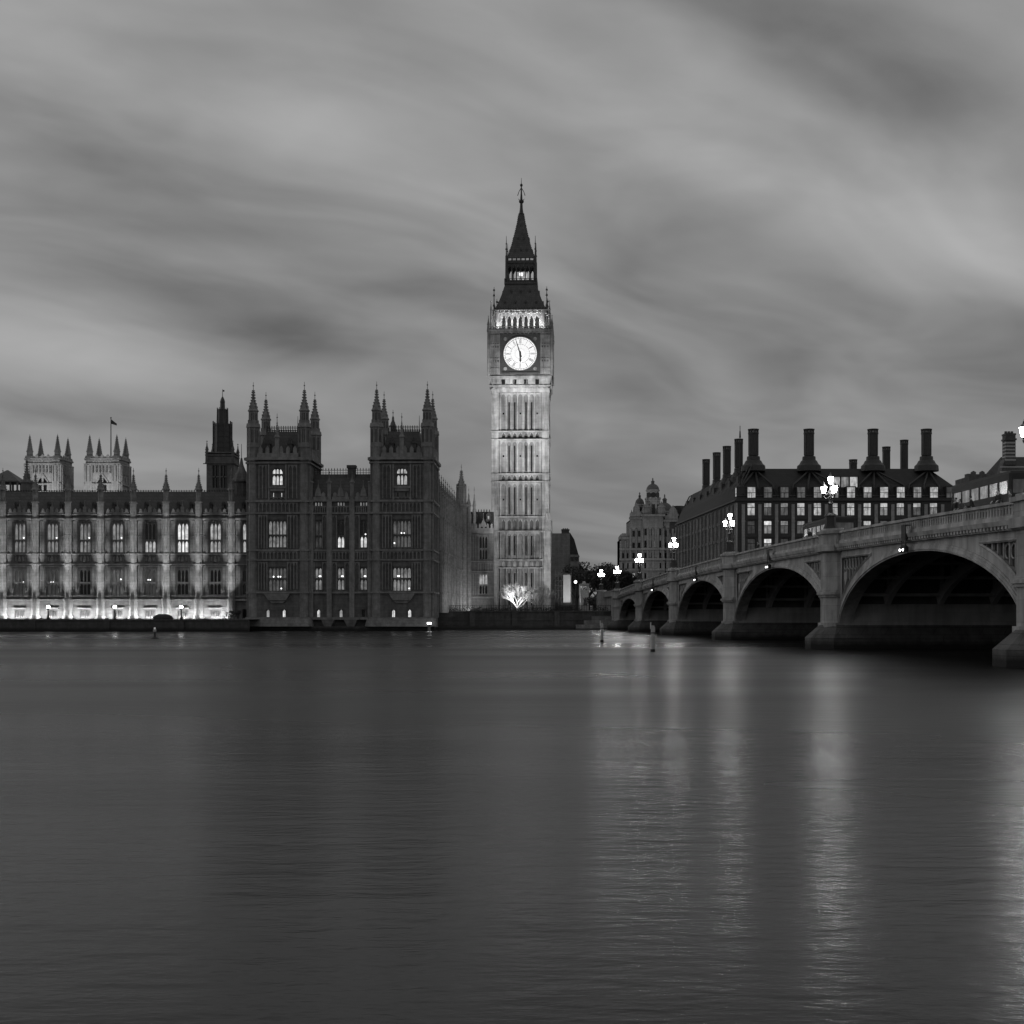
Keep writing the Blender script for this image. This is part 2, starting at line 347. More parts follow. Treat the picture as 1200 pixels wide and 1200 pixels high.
# ------------------------------------------------------------------ setting: water, land
def water_material():
    s = NT('water'); s.p.inputs['Base Color'].default_value = (.012, .012, .012, 1); s.p.inputs['IOR'].default_value = 1.27
    c = s.coords(.010, .045, 1); f = s.noise(c, 1.0, 3, .55)
    mr = s.n('ShaderNodeMapRange'); s.l(f, mr.inputs[0]); mr.inputs[1].default_value = .35; mr.inputs[2].default_value = .66; mr.inputs[3].default_value = .235; mr.inputs[4].default_value = .345
    f2 = s.noise(s.coords(.0045, .018, 1), 1.0, 3, .5); m2 = s.n('ShaderNodeMapRange'); s.l(f2, m2.inputs[0]); m2.inputs[1].default_value = .36; m2.inputs[2].default_value = .64; m2.inputs[3].default_value = -.08; m2.inputs[4].default_value = .09
    s.l(s.math('ADD', mr.outputs[0], m2.outputs[0]), s.p.inputs['Roughness']); s.p.inputs['Specular IOR Level'].default_value = .34
    h1 = s.noise(s.coords(2.2, 4.6, 1), 1.0, 4, .6); h2 = s.noise(s.coords(.5, 1.5, 1), 1.0, 4, .55); h3 = s.noise(s.coords(.03, .075, 1), 1.0, 2, .5)
    hh = s.math('ADD', s.math('ADD', s.math('MULTIPLY', h1, .017), s.math('MULTIPLY', h2, .029)), s.math('MULTIPLY', h3, .34))
    b = s.n('ShaderNodeBump'); s.set(b, Strength=.8, Distance=1.0); s.l(hh, b.inputs['Height']); s.l(b.outputs[0], s.p.inputs['Normal'])
    return s.m
water_material()
m = MB(); m.face([(-1500, -1500, 0), (1500, -1500, 0), (1500, 262, 0), (-1500, 262, 0)]); struct(m.build('river_water', 'water'))
m = MB()
for a, b in (((-3000, 263.2), (-13, 263.2)), ((-13, 267.5), (40, 267.5)), ((40, 262), (3000, 262))):
    pass
m.face([(-3500, 267.3, 3.1), (3500, 267.3, 3.1), (3500, 7000, 3.1), (-3500, 7000, 3.1)])
m.face([(-3500, 244, 1.98), (-20, 244, 1.98), (-20, 267.3, 1.98), (-3500, 267.3, 1.98)])
struct(m.build('ground', 'earth'))

# ------------------------------------------------------------------ palace: the long river range on the left
OX, OD = PX(4, 245), 245.0; BAY = 5.66
rw = thing('river_range', 'long floodlit Gothic palace range with pinnacled buttresses, left of the twin-towered block', 'palace wing', (OX, OD, 1.98))
UL, UR = -2.45 * BAY, 42.9
wall = MB(); trim = MB(); ops = []; win = []
for k in range(-3, 8):
    pc = BAY * k; c = pc + BAY / 2
    if k >= -2 or True:
        if c - 1 > UL and c < UR + 1:
            cc = c
            win.append((k, cc)); ops += [(cc - 1.05, min(cc + 1.05, UR), 6.15, 10.8), (cc - 1.05, min(cc + 1.05, UR), 13.5, 18.8), (cc - .95, min(cc + .95, UR), 2.0, 3.7)]
wall.wall(UL, UR, 1.98, 20.2, ops, 0, .55)
wall.face([(UL, 0, 1.98), (UL, 12, 1.98), (UL, 12, 20.2), (UL, 0, 20.2)])
wall.face([(UL, 12, 1.98), (UR, 12, 1.98), (UR, 12, 20.2), (UL, 12, 20.2)])
for k, c in win:                                            # splayed recess frames, panels, sill
    for z0, z1 in ((6.05, 11.2), (13.45, 19.1)):
        trim.box(c - 1.55, -.16, z0, c - 1.3, .01, z1); trim.box(c + 1.3, -.16, z0, c + 1.55, .01, z1) if c + 1.55 < UR else None
    if c + 1.3 < UR:
        trim.box(c - 1.3, -.14, 11.0, c + 1.3, .01, 11.25); trim.box(c - 1.3, -.14, 18.9, c + 1.3, .01, 19.12)
        for i in range(5): trim.box(c - 1.0 + i * .5 - .05, -.1, 11.9, c - 1.0 + i * .5 + .05, .01, 12.9)     # armorial panel relief
        trim.ngon(c, -.05, .38, .2, 11.95, 12.75, 6); trim.box(c - .8, -.14, 12.05, c - .45, .01, 12.7); trim.box(c + .45, -.14, 12.05, c + .8, .01, 12.7)
        trim.box(c - .12, -.2, 12.7, c + .12, .01, 13.0)
        trim.extr([(c - 1.5, 6.05), (c - 1.05, 6.05), (c - 1.05, 7.6)], -.2, .0); trim.extr([(c + 1.5, 6.05), (c + 1.05, 7.6), (c + 1.05, 6.05)], -.2, .0)
        trim.box(c - 1.15, -.32, 3.75, c + 1.15, .0, 3.95)         # hood over the terrace door
for k in range(-2, 8):                                      # blind panelling between buttress and window
    for a_, b_ in ((BAY * k + .8, BAY * k + 1.2), (BAY * (k + 1) - 1.2, BAY * (k + 1) - .8)):
        if b_ < UR:
            for z0, z1 in ((6.1, 11.2), (13.45, 19.0)): ribs(trim, a_, b_, z0, z1, 1, 0, .1, .14); trim.box(a_, -.12, (z0 + z1) / 2, b_, .0, (z0 + z1) / 2 + .15)
for z, h, p in ((5.15, .3, .5), (5.75, .3, .35), (11.35, .22, .28), (13.1, .25, .28), (19.15, .35, .45), (20.0, .18, .3)): trim.box(UL, -p, z, UR, .0, z + h)
for k in range(-2, 8):
    x0 = BAY * k + .82; x1 = min(BAY * (k + 1) - .82, UR)
    if x1 - x0 < 1: continue
    battlement(trim, x0, x1, -.2, .12, 20.18, .75, .75)
    if x1 - x0 > 3:
        xm = (x0 + x1) / 2
        trim.box(xm - .3, -.28, 20.2, xm + .3, -.21, 21.5); spirelet(trim, xm, -.1, .16, 21.3, 22.3, 22.6, 4)
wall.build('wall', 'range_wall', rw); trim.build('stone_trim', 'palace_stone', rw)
for k in range(-2, 8):                                      # each pinnacled buttress
    b = MB(); x = BAY * k
    oct_ = lambda r: [(x + r * math.cos(R(22.5 + 45*i)), -.25 + r * math.sin(R(22.5 + 45*i)) * .9) for i in range(8)]
    b.prism(oct_(.78), 1.98, 5.15); b.prism(oct_(.98), 1.98, 2.5); b.prism(oct_(.86), 5.1, 5.5)
    for za, zb in ((5.5, 11.3), (11.6, 13.1), (13.4, 19.1)): b.prism(oct_(.64), za, zb)
    for z in (8.25, 11.3, 13.1, 16.3, 19.1): b.prism(oct_(.78 if z not in (8.25, 16.3) else .69), z, z + .26)
    for a in range(5, 8):                                   # thin shafts on the visible edges
        for za, zb in ((5.5, 11.3), (13.4, 19.1)):
            q = oct_(.66)[a % 8]; b.tube((q[0], q[1], za), (q[0], q[1], zb), .06, n=4)
    b.prism(oct_(.6), 19.3, 22.2); b.prism(oct_(.7), 22.1, 22.35); b.prism(oct_(.48), 22.3, 24.5)
    for s_ in (-.2, .2): b.box(x + s_ - .06, -.76, 22.6, x + s_ + .06, -.6, 24.2)
    spirelet(b, x, -.25, .58, 24.5, 27.0, 28.2)
    b.build('buttress', 'palace_stone', rw)
rf = MB(); rf.extr([(0, 0)] * 0 or [(UL, 20.0), (UR, 20.0), (UR, 20.05), (UL, 20.05)], .1, 11.9)
rf.face([(UL, .35, 20.1), (UR, .35, 20.1), (UR, 4.6, 24.5), (UL, 4.6, 24.5)]); rf.face([(UL, 4.6, 24.5), (UR, 4.6, 24.5), (UR, 11.8, 20.1), (UL, 11.8, 20.1)])
rf.face([(UL, .35, 20.1), (UL, 4.6, 24.5), (UL, 11.8, 20.1)]); rf.face([(UR, .35, 20.1), (UR, 11.8, 20.1), (UR, 4.6, 24.5)])
for k, c in win:
    for du in (-1.1, 1.1):
        if c + du < UR - .5: rf.box(c + du - .22, 1.2, 21.3, c + du + .22, 2.2, 22.0); rf.extr([(c + du - .3, 22.0), (c + du + .3, 22.0), (c + du, 22.5)], 1.1, 2.8)
roof_o = rf.build('roof', 'iron_roof', rw)
cr = MB(); n = int((UR - UL) / .45)
for i in range(n): cr.box(UL + i * .45, 4.57, 24.45, UL + i * .45 + .14, 4.63, 24.8)
cr.box(UL, 4.58, 24.6, UR, 4.62, 24.68); cr.build('roof_cresting', 'iron', roof_o)
UP = {0: 'lit_mid', 1: 'lit_mid', 2: 'lit_mid', 3: 'lit_mid', 4: 'glass', 5: 'lit_bright', 6: 'lit_high', 7: 'lit_high'}
PANE_GLOW = {0: .6, 1: .65, 2: .65, 3: .6}
LOW = {0: ('lit_faint', [(.55, 8.4)]), 1: ('lit_faint', [(-.3, 8.4), (.1, 8.4)]), 2: ('glass', None), 3: ('lit_dim', [(.5, 8.9)]), 4: ('lit_faint', [(-.4, 8.8), (-.05, 8.8)]), 5: ('glass', None), 6: ('glass', None)}
for k, c in win:
    if c + 1.05 > UR + .9: continue
    wd = 2.1; 
    u = UP.get(k, 'lit_mid'); gothic_window(rw, c, 13.5, 18.8, wd, 3, 15.7, .38, (u, 'lit_high' if k == 4 else u), lamp=[(PANE_GLOW[k], 16.1)] if k in PANE_GLOW else None)
    lo, lp = LOW.get(k, ('glass', None)); gothic_window(rw, c, 6.15, 10.8, wd, 3, 8.35, .38, (lo, lo), lamp=lp)
    if c + .95 < UR:
        d = MB(); d.box(c - .95, .05, 2.0, c + .95, .12, 2.18); d.box(c - .95, .03, 2.0, c - .8, .2, 3.7); d.box(c + .8, .03, 2.0, c + .95, .2, 3.7); d.box(c - .06, .03, 2.0, c + .06, .2, 3.7); d.box(c - .8, .03, 3.5, c + .8, .2, 3.7)
        for s_ in (-.42, .42): d.box(c + s_ - .03, .05, 2.2, c + s_ + .03, .18, 3.5)
        dd = d.build('door', 'door_wood', rw)
        p = MB(); p.face([(c - .8, .24, 2.0), (c + .8, .24, 2.0), (c + .8, .24, 3.5), (c - .8, .24, 3.5)]); p.build('pane', 'lit_faint' if k % 2 else 'lit_dim', dd)
tt = MB(); x = PX(283, 250) - OX; tt.ngon(x, 5, 1.5, 1.4, 20, 26.2, 8); tt.lathe([(1.75, 26.2), (1.7, 26.5), (1.3, 27.3), (.7, 28.4), (.35, 29.3), (.15, 30.5)], x, 5, 8); tt.tube((x, 5, 30.4), (x, 5, 33), .07, .04); tt.build('roof_turret', 'palace_dark', rw)
fl = MB()
for k in range(-2, 7):
    for s_ in (-1, 1):
        x = BAY * (k + (1 if s_ < 0 else 0)) + s_ * 1.25
        if x > UR: continue
        fx = MB(); fx.box(x - .22, -1.15, 1.99, x + .22, -.85, 2.2); fo = fx.build('floodlight', 'iron', rw)
        q = MB(); q.face([(x - .2, -1.13, 2.21), (x + .2, -1.13, 2.21), (x + .2, -.87, 2.21), (x - .2, -.87, 2.21)]); q.build('lens', 'lamp_hot', fo)
    c = BAY * (k + .5)
    area_light('terrace_uplight', (OX + c, OD - 1.45, 2.3), (OX + c, OD + .1, 4.3), 4.0, .12, 290)
for k in range(-2, 8):
    x = OX + BAY * k
    spot_light('buttress_uplight', (x, OD - 7.5, 2.2), (x, OD - .9, 8.4), 4600, 22, 1.0, .1); spot_light('buttress_uplight', (x, OD - 7.5, 2.25), (x, OD - .9, 12.2), 10500, 16, .9, .1); spot_light('buttress_uplight', (x, OD - 7.5, 2.3), (x, OD - .9, 17.6), 16000, 12.5, .9, .1)

# terrace wall with coping in front of it
D0 = 228.0
tw = thing('terrace_wall', 'dark stone river terrace wall running under the floodlit range', 'wall', (PX(140, D0), D0, 0)); TX = PX(140, D0)
x0, x1 = PX(-150, D0) - TX, PX(291, D0) - TX
m = MB(); m.box(x0, 0, -2, x1, 1.2, 1.75); m.box(x0, -.25, -2, x1, 0, .35); m.build('wall', 'river_stone', tw)
m = MB(); m.box(x0, -.12, 1.753, x1, .6, 1.98)
k = 0; x = x0 + 2
while x < x1: m.box(x - .45, -.3, -.1, x + .45, -.003, 1.75); x += 12.0; 
m.build('coping', 'river_stone', tw)
m = MB(); m.face([(x0, .6, 1.975), (x1, .6, 1.975), (x1, 17.2, 1.985), (x0, 17.2, 1.985)]); m.build('terrace_floor', 'grey_stone', tw)
for i, (px, lab) in enumerate(((56, 'globe lamp on the terrace wall nearest the left edge of the picture'), (134, 'globe lamp on the terrace wall between the other two globe lamps'), (212, 'globe lamp on the terrace wall nearest the twin-towered block'))):
    if i == 0:
        gl = thing('terrace_lamp', lab, 'lamp', (PX(px, D0), D0 + .25, 1.98), 0, 'globe lamps on the terrace wall')
        m = MB(); m.lathe([(.3, 1.98), (.3, 2.25), (.16, 2.35), (.12, 2.9), (.1, 3.6), (.2, 3.68), (.16, 3.74)]); m.build('post', 'iron', gl)
        m = MB(); m.ball(0, 0, 4.0, .27, 12, 8); m.build('globe', 'lamp_globe', gl, True)
        m = MB(); m.lathe([(.2, 4.22), (.1, 4.34), (.03, 4.6)]); m.build('finial', 'iron', gl)
    else: c = copy_tree(gl); c.location.x = PX(px, D0); c['label'] = lab
mk = thing('canopy', 'low dark rounded canopy on the terrace right of a lit door', 'canopy', (PX(191, 232), 232, 1.98))
m = MB(); m.lathe([(1.6, 1.99), (1.62, 2.25), (1.4, 2.55), (.8, 2.78), (.1, 2.86)], 0, 0, 12); m.build('canopy_cover', 'cloth', mk)
m = MB()
for a in range(6): m.tube((1.4 * math.cos(a * 1.047), 1.4 * math.sin(a * 1.047), 1.98), (1.4 * math.cos(a * 1.047), 1.4 * math.sin(a * 1.047), 2.4), .05)
m.build('pole', 'iron', mk)

# ------------------------------------------------------------------ palace: twin-towered block
PD = 240.0; PO = PX(289, PD); S = F / PD
pv = thing('twin_tower_block', 'dark unlit Gothic palace block with two turreted towers', 'palace block', (PO, PD, 0), R(-1.66))
U = lambda px: (px - 289) / S
TWR = ((0.15, 10.6), (21.25, 31.6)); DEP = 12.0
ops = []; wl = MB(); tr = MB()
mid = [U(372.6), U(399), U(425.7)]; tws = [U(325.3), U(471.5)]
VM = .9                                                   # the middle stands back a little
for (a, b), c in zip(TWR, tws):
    o = [(c - 1.62, c + 1.62, 6.7, 10.9), (c - 1.62, c + 1.62, 14.1, 18.9), (c - 1.0, c + 1.0, 24.7, 27.7), (c - .8, c - .6, 22.75, 23.45), (c + .6, c + .8, 22.75, 23.45)]
    o += [(g - .25, g + .25, 2.35, 3.6) for g in ([U(314), U(333)] if a < 5 else [U(461.6), U(480.5)])]
    wl.wall(a, b, .6, 29.4, o, 0, .5)
    for x in (a, b): wl.face([(x, 0, .6), (x, DEP, .6), (x, DEP, 29.4), (x, 0, 29.4)])
    wl.face([(a, DEP, .6), (b, DEP, .6), (b, DEP, 29.4), (a, DEP, 29.4)])
om = []
for i, c in enumerate(mid):
    om += [(c - .68, c + .68, 6.9, 10.9), (c - .68, c + .68, 14.1, 18.9), (c - .7, c + .7, 21.3, 21.85), (c - .25, c + .25, 2.35, 3.6)]
wl.wall(TWR[0][1], TWR[1][0], .6, 22.4, om, VM, .5)
wl.face([(TWR[0][1], 11, .6), (TWR[1][0], 11, .6), (TWR[1][0], 11, 22.4), (TWR[0][1], 11, 22.4)])
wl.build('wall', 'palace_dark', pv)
for (a, b), c in zip(TWR, tws):
    for z, h, p in ((6.35, .3, .3), (11.9, .25, .25), (13.55, .28, .25), (19.85, .3, .3), (21.85, .35, .35), (28.4, .3, .35), (29.0, .45, .6)):
        tr.box(a - .1, -p, z, b + .1, 0, z + h); tr.box(b, -.02, z, b + p, DEP, z + h); tr.box(a - p, -.02, z, a, DEP, z + h)
    for z0, z1 in ((7.0, 11.7), (14.0, 19.7)):                                   # blind panelling each side of the great windows
        ribs(tr, a + 1.95, c - 1.75, z0, z1, 3, 0); ribs(tr, c + 1.75, b - 1.95, z0, z1, 3, 0)
    for z0, z1 in ((12.2, 13.5), (20.2, 21.8)): ribs(tr, a + 1.95, b - 1.95, z0, z1, 10, 0)
    ribs(tr, a + 2.0, c - 1.9, 22.5, 28.2, 2, 0); ribs(tr, c + 1.9, b - 2.0, 22.5, 28.2, 2, 0)
    for s_ in (-1.6, 1.35): tr.box(c + s_, -.2, 22.2, c + s_ + .25, .0, 28.3)
    tr.box(c - 1.5, -.35, 24.2, c + 1.5, 0, 24.5); ribs(tr, c - 1.3, c + 1.3, 22.4, 22.65, 4, 0); tr.box(c - 1.2, -.28, 23.7, c + 1.2, 0, 24.15)
    # corbel under the lower window
    tr.extr([(c - 2.2, 6.3), (c - 1.5, 5.2), (c + 1.5, 5.2), (c + 2.2, 6.3)], -.45, 0); tr.extr([(c - 1.5, 5.2), (c - .9, 4.7), (c + .9, 4.7), (c + 1.5, 5.2)], -.2, 0)
    for k in range(7):                                                              # side wall panelling
        vv = 1.8 + k * 1.4
        for z0, z1 in ((6.7, 11.8), (13.9, 19.7), (22.4, 28.3)): tr.box(b - .02, vv - .07, z0, b + .12, vv + .07, z1); tr.box(a - .12, vv - .07, z0, a + .02, vv + .07, z1)
    battlement(tr, a + 1.7, b - 1.7, -.35, -.05, 29.45, 1.45, 1.15)
    for x, q in ((a, -.05), (b - .3, .35)): tr.box(x + q - .1, 1.7, 29.45, x + q + .2, DEP - 1.7, 30.3)
    for k in range(6): tr.cbox((a), 2.6 + k * 1.35, 30.3, .28, .7, .8); tr.cbox((b + .1), 2.6 + k * 1.35, 30.3, .28, .7, .8)
    tr.box(a + 1.7, DEP, 29.4, b - 1.7, DEP + .3, 30.8)
    # centre pinnacle above the parapet
    tr.box(c - .34, -.5, 29.4, c + .34, 0, 32.9); tr.ngon(c, -.25, .5, .44, 32.8, 33.1, 8); spirelet(tr, c, -.25, .32, 33.1, 35.4, 36.9)
a, b = TWR[0][1], TWR[1][0]
for z, h, p in ((6.35, .3, .3), (11.9, .25, .25), (13.55, .28, .25), (19.85, .3, .3), (22.0, .35, .4)): tr.box(a, VM - p, z, b, VM, z + h)
pil = [a + .25, U(385.6), U(412.3), b - .25]
for x in pil:
    tr.box(x - .42, VM - .45, .9, x + .42, VM - .003, 22.3)
    tr.box(x - .3, VM - .4, 22.3, x + .3, VM + .1, 25.3); tr.ngon(x, VM - .15, .5, .45, 25.2, 25.45, 8)
    spirelet(tr, x, VM - .15, .3, 25.4, 26.6, 27.2) if x in pil[1:3] else None
for i in range(3):
    x0, x1, c = pil[i] + .45, pil[i+1] - .45, mid[i]
    for z0, z1 in ((7.0, 11.7), (14.0, 19.7)): ribs(tr, x0, c - .72, z0, z1, 1, VM); ribs(tr, c + .72, x1, z0, z1, 1, VM)
    ribs(tr, x0, x1, 12.2, 13.5, 5, VM); ribs(tr, x0, x1, 20.15, 21.2, 6, VM)
    battlement(tr, x0, x1, VM - .3, VM, 22.35, .95, .85)
    tr.extr([(c - .55, 22.9), (c + .55, 22.9), (c + .4, 23.9), (c, 24.7), (c - .4, 23.9)], VM - .42, VM - .302); spirelet(tr, c, VM - .25, .15, 24.4, 25.3, 25.6, 4)
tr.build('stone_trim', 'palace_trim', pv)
# plinth stepping out over the water
m = MB()
for a_, b_ in TWR:
    m.prism([(a_ - .9, .2), (a_ - .9, -1.4), (a_ - .3, -2.0), (b_ + .3, -2.0), (b_ + .9, -1.4), (b_ + .9, .2)], .75, 2.1, [(a_ - .6, .2), (a_ - .6, -.9), (a_ - .2, -1.2), (b_ + .2, -1.2), (b_ + .6, -.9), (b_ + .6, .2)])
    m.box(a_ - .25, -.55, 2.1, b_ + .25, .0, 2.35)
m.box(TWR[0][1] + .6, -.2, 1.9, TWR[1][0] - .6, VM, 2.3)
for x in pil[1:3]: m.prism([(x - .5, VM), (x - .5, -1.0), (x + .5, -1.0), (x + .5, VM)], .6, 1.9, [(x - 1.1, VM), (x - 1.1, -1.3), (x + 1.1, -1.3), (x + 1.1, VM)])
m.build('plinth', 'base_stone', pv)
m = MB(); m.box(TWR[0][0] - .5, -1.3, -2, TWR[1][1] + .5, VM + .3, .748); m.build('footing', 'river_stone', pv)
# turrets
def big_turret(x, y, front=True):
    b = MB(); r = 1.02
    if front:
        b.ngon(x, y, r * 1.05, r * 1.02, 2.2, 29.0, 8)
        for z in (6.35, 11.9, 13.55, 19.85, 21.85): b.ngon(x, y, r * 1.2, r * 1.2, z - .002, z + .32, 8)
        for k in range(8):
            an = R(22.5 + 45 * k); px_, py_ = x + r * 1.03 * math.cos(an), y + r * 1.03 * math.sin(an)
            if py_ < y + .5: b.tube((px_, py_, 2.3), (px_, py_, 29), .09, n=4)
    b.ngon(x, y, r * 1.35, r * 1.35, 28.9, 29.5, 8); b.ngon(x, y, r, r, 29.4, 35.0, 8)
    b.ngon(x, y, r * 1.12, r * 1.12, 31.2, 31.5, 8); b.ngon(x, y, r * 1.22, r * 1.1, 34.6, 35.3, 8)
    for k in range(8):
        an = R(45 * k); q = r * .93; b2 = (x + q * math.cos(an), y + q * math.sin(an))
        an2 = R(22.5 + 45 * k); px_, py_ = x + r * math.cos(an2), y + r * math.sin(an2); b.tube((px_, py_, 29.4), (px_, py_, 35.0), .1, n=4)
        b.cbox(x + r * .8 * math.cos(an2), y + r * .8 * math.sin(an2), 35.2, .2, .2, .7)
    b.ngon(x, y, r * .8, r * .78, 35.2, 37.4, 8)
    spirelet(b, x, y, r * .74, 37.55, 41.0, 42.4)
    s_ = MB()
    for k in range(8):
        an = R(45 * k); M_ = Matrix.Translation((x, y, 0)) @ Rz(an - math.pi / 2)
        for z0, z1, q in ((32.0, 34.2, r * .925), (35.8, 37.0, r * .735)):
            for dx in (-.13, .13):
                e = MB(M_); e.face([(dx - .07, q + .012, z0), (dx + .07, q + .012, z0), (dx + .07, q + .012, z1), (dx - .07, q + .012, z1)]); s_.merge(e)
    build_multi('turret', [(b, 'palace_trim'), (s_, 'glass')], pv)
for a_, b_ in TWR:
    for x in (a_ + .85, b_ - .85):
        big_turret(x, .7); big_turret(x, DEP - .7, True)
# tower roofs and middle roof
for (a_, b_), c in zip(TWR, tws):
    m = MB(); m.prism([(a_ + 1.2, .9), (b_ - 1.2, .9), (b_ - 1.2, DEP - .9), (a_ + 1.2, DEP - .9)], 29.3, 34.3, [(a_ + 2.6, 3.6), (b_ - 2.6, 3.6), (b_ - 2.6, DEP - 3.6), (a_ + 2.6, DEP - 3.6)])
    for s_ in (-1.9, 1.9): m.box(c + s_ - .4, 1.0, 30.5, c + s_ + .4, 2.6, 31.9); m.extr([(c + s_ - .5, 31.9), (c + s_ + .5, 31.9), (c + s_, 33.0)], .9, 3.0)
    o = m.build('tower_roof', 'iron_roof', pv); m = MB()
    n = int((b_ - a_ - 5.2) / .4)
    for v in (3.6, DEP - 3.6):
        for i in range(n + 1): m.box(a_ + 2.6 + i * .4, v - .03, 34.3, a_ + 2.6 + i * .4 + .12, v + .03, 35.3)
        for z in (34.5, 34.85, 35.05): m.box(a_ + 2.6, v - .02, z, b_ - 2.6, v + .02, z + .07)
    for x, z in ((a_ + 2.5, 36.6), (b_ - 2.5, 37.0)): m.tube((x, 3.6, 34), (x, 3.6, z), .1, .03)
    m.build('roof_cresting', 'iron', o)
    m = MB(); m.ngon(b_ - 2.6 if c < 15 else a_ + 2.7, DEP - 3, .55, .5, 33, 36, 8); spirelet(m, b_ - 2.6 if c < 15 else a_ + 2.7, DEP - 3, .5, 36, 37.6, 38.8); m.build('stair_turret', 'palace_dark', pv)
a_, b_ = TWR[0][1], TWR[1][0]
m = MB(); m.face([(a_, VM + .3, 22.3), (b_, VM + .3, 22.3), (b_, 5.2, 27.1), (a_, 5.2, 27.1)]); m.face([(a_, 5.2, 27.1), (b_, 5.2, 27.1), (b_, 11, 22.3), (a_, 11, 22.3)])
ro = m.build('middle_roof', 'iron_roof', pv)
m = MB(); n = int((b_ - a_) / .5)
for i in range(n): m.tube((a_ + i * .5 + .1, 5.2, 27.05), (a_ + i * .5 + .1, 5.2, 28.2), .05, .03, 4); m.cbox(a_ + i * .5 + .1, 5.2, 27.9, .16, .06, .16)
for z in (27.3, 27.75): m.box(a_, 5.17, z, b_, 5.23, z + .08)
m.build('roof_cresting', 'iron', ro)
m = MB(); x = U(407.7); m.box(x - .65, 4.4, 25.5, x + .65, 5.8, 28.3); m.box(x - .78, 4.25, 28.1, x + .78, 5.95, 28.6); m.build('chimney', 'palace_dark', pv)
# windows
gothic_window(pv, tws[0], 14.1, 18.9, 3.24, 5, 16.3, .35, ('lit_mid', 'lit_mid'), 'palace_dark')
gothic_window(pv, tws[0], 6.7, 10.9, 3.24, 5, 8.9, .35, ('lit_dim', 'lit_dim'), 'palace_dark', lamp=[(-.7, 9.2), (.1, 9.2), (.45, 9.2), (.6, 7.2)])
gothic_window(pv, tws[1], 14.1, 18.9, 3.24, 5, 16.3, .35, ('lit_dim', 'lit_dim'), 'palace_dark', lamp=[(-.1, 16.6), (.35, 16.6), (-1.3, 14.9)])
gothic_window(pv, tws[1], 6.7, 10.9, 3.24, 5, 8.9, .35, ('lit_mid', 'lit_mid'), 'palace_dark', lamp=[(-.75, 9.3), (-.5, 9.3), (1.2, 7.2)])
for c, mt in ((tws[0], 'lit_bright'), (tws[1], 'lit_high')): gothic_window(pv, c, 24.7, 27.7, 2.0, 3, 26.6, .35, (mt, mt), 'palace_dark', arch=1.5)
for c in (tws[0],):
    for s_ in (-.675, .675):
        q = MB(); q.face([(c + s_ - .1, .4, 22.7), (c + s_ + .1, .4, 22.7), (c + s_ + .1, .4, 23.5), (c + s_ - .1, .4, 23.5)]); q.build('slit_window', 'lit_bright', pv)
q = MB()
for s_ in (-.675, .675): q = MB(); c = tws[1]; q.face([(c + s_ - .1, .4, 22.7), (c + s_ + .1, .4, 22.7), (c + s_ + .1, .4, 23.5), (c + s_ - .1, .4, 23.5)]); q.build('slit_window', 'glass', pv)
for i, c in enumerate(mid):
    gothic_window(pv, c, 14.1, 18.9, 1.36, 2, 16.2, VM + .35, (('lit_faint', 'lit_faint'), ('glass', 'lit_bright'), ('glass', 'lit_bright'))[i], 'palace_dark', lamp=[(.3, 16.45)] if i == 2 else None)
    gothic_window(pv, c, 6.9, 10.9, 1.36, 2, 8.9, VM + .35, ('lit_mid', 'lit_mid'), 'palace_dark', lamp=[(.3, 9.3), (.1, 9.3)])
    q = MB(); q.face([(c - .7, VM + .4, 21.3), (c + .7, VM + .4, 21.3), (c + .7, VM + .4, 21.85), (c - .7, VM + .4, 21.85)]); o = q.build('attic_window', 'lit_mid', pv)
    e = MB()
    for k in range(4): e.box(c - .7 + k * .467 - .1, VM + .1, 21.3, c - .7 + k * .467 + .1, VM + .38, 21.85)
    e.build('mullion', 'palace_dark', o)
for px, v, mt in ((314, 0, 'lit_high'), (333, 0, 'lit_bright'), (372.6, VM, 'lit_bright'), (399, VM, 'lit_high'), (425.7, VM, 'glass'), (461.6, 0, 'lit_bright'), (480.5, 0, 'lit_bright')):
    c = U(px); q = MB(); q.extr([(c - .25, 2.35), (c + .25, 2.35), (c + .25, 3.3), (c, 3.6), (c - .25, 3.3)], v + .38, v + .4); o = q.build('basement_window', mt, pv)
    e = MB(); e.box(c - .45, v - .12, 3.62, c + .45, v, 3.78); e.box(c - .5, v - .1, 2.9, c - .4, v, 3.62); e.box(c + .4, v - .1, 2.9, c + .5, v, 3.62); e.box(c - .02, v + .3, 2.35, c + .02, v + .38, 3.5); e.build('hood_mould', 'palace_dark', o)

# ------------------------------------------------------------------ palace: side range running back from the block
ax, ay = PX(513.5, 252.6), 252.6; bx, by = PX(539, 305), 305.0
LEN = math.hypot(bx - ax, by - ay); ANG = math.atan2(by - ay, bx - ax)
sr = thing('side_range', 'narrow floodlit Gothic palace side between twin-towered block and clock tower', 'palace wing', (ax, ay, 3.1), ANG)
wl = MB(); tr = MB(); NB = 12; bw2 = LEN / NB; ops = []
for k in range(NB):
    c = (k + .5) * bw2; ops += [(c - 1.0, c + 1.0, 7.2, 11.4), (c - 1.0, c + 1.0, 14.8, 19.3)]
wl.wall(0, LEN, 3.1, 20.6, ops, 0, .5); wl.face([(0, 8, 3.1), (LEN, 8, 3.1), (LEN, 8, 20.6), (0, 8, 20.6)]); wl.face([(LEN, 0, 3.1), (LEN, 8, 3.1), (LEN, 8, 20.6), (LEN, 0, 20.6)])
for z, h, p in ((6.5, .35, .35), (11.9, .25, .25), (14.1, .28, .25), (20.2, .5, .5)): tr.box(0, -p, z, LEN, 0, z + h)
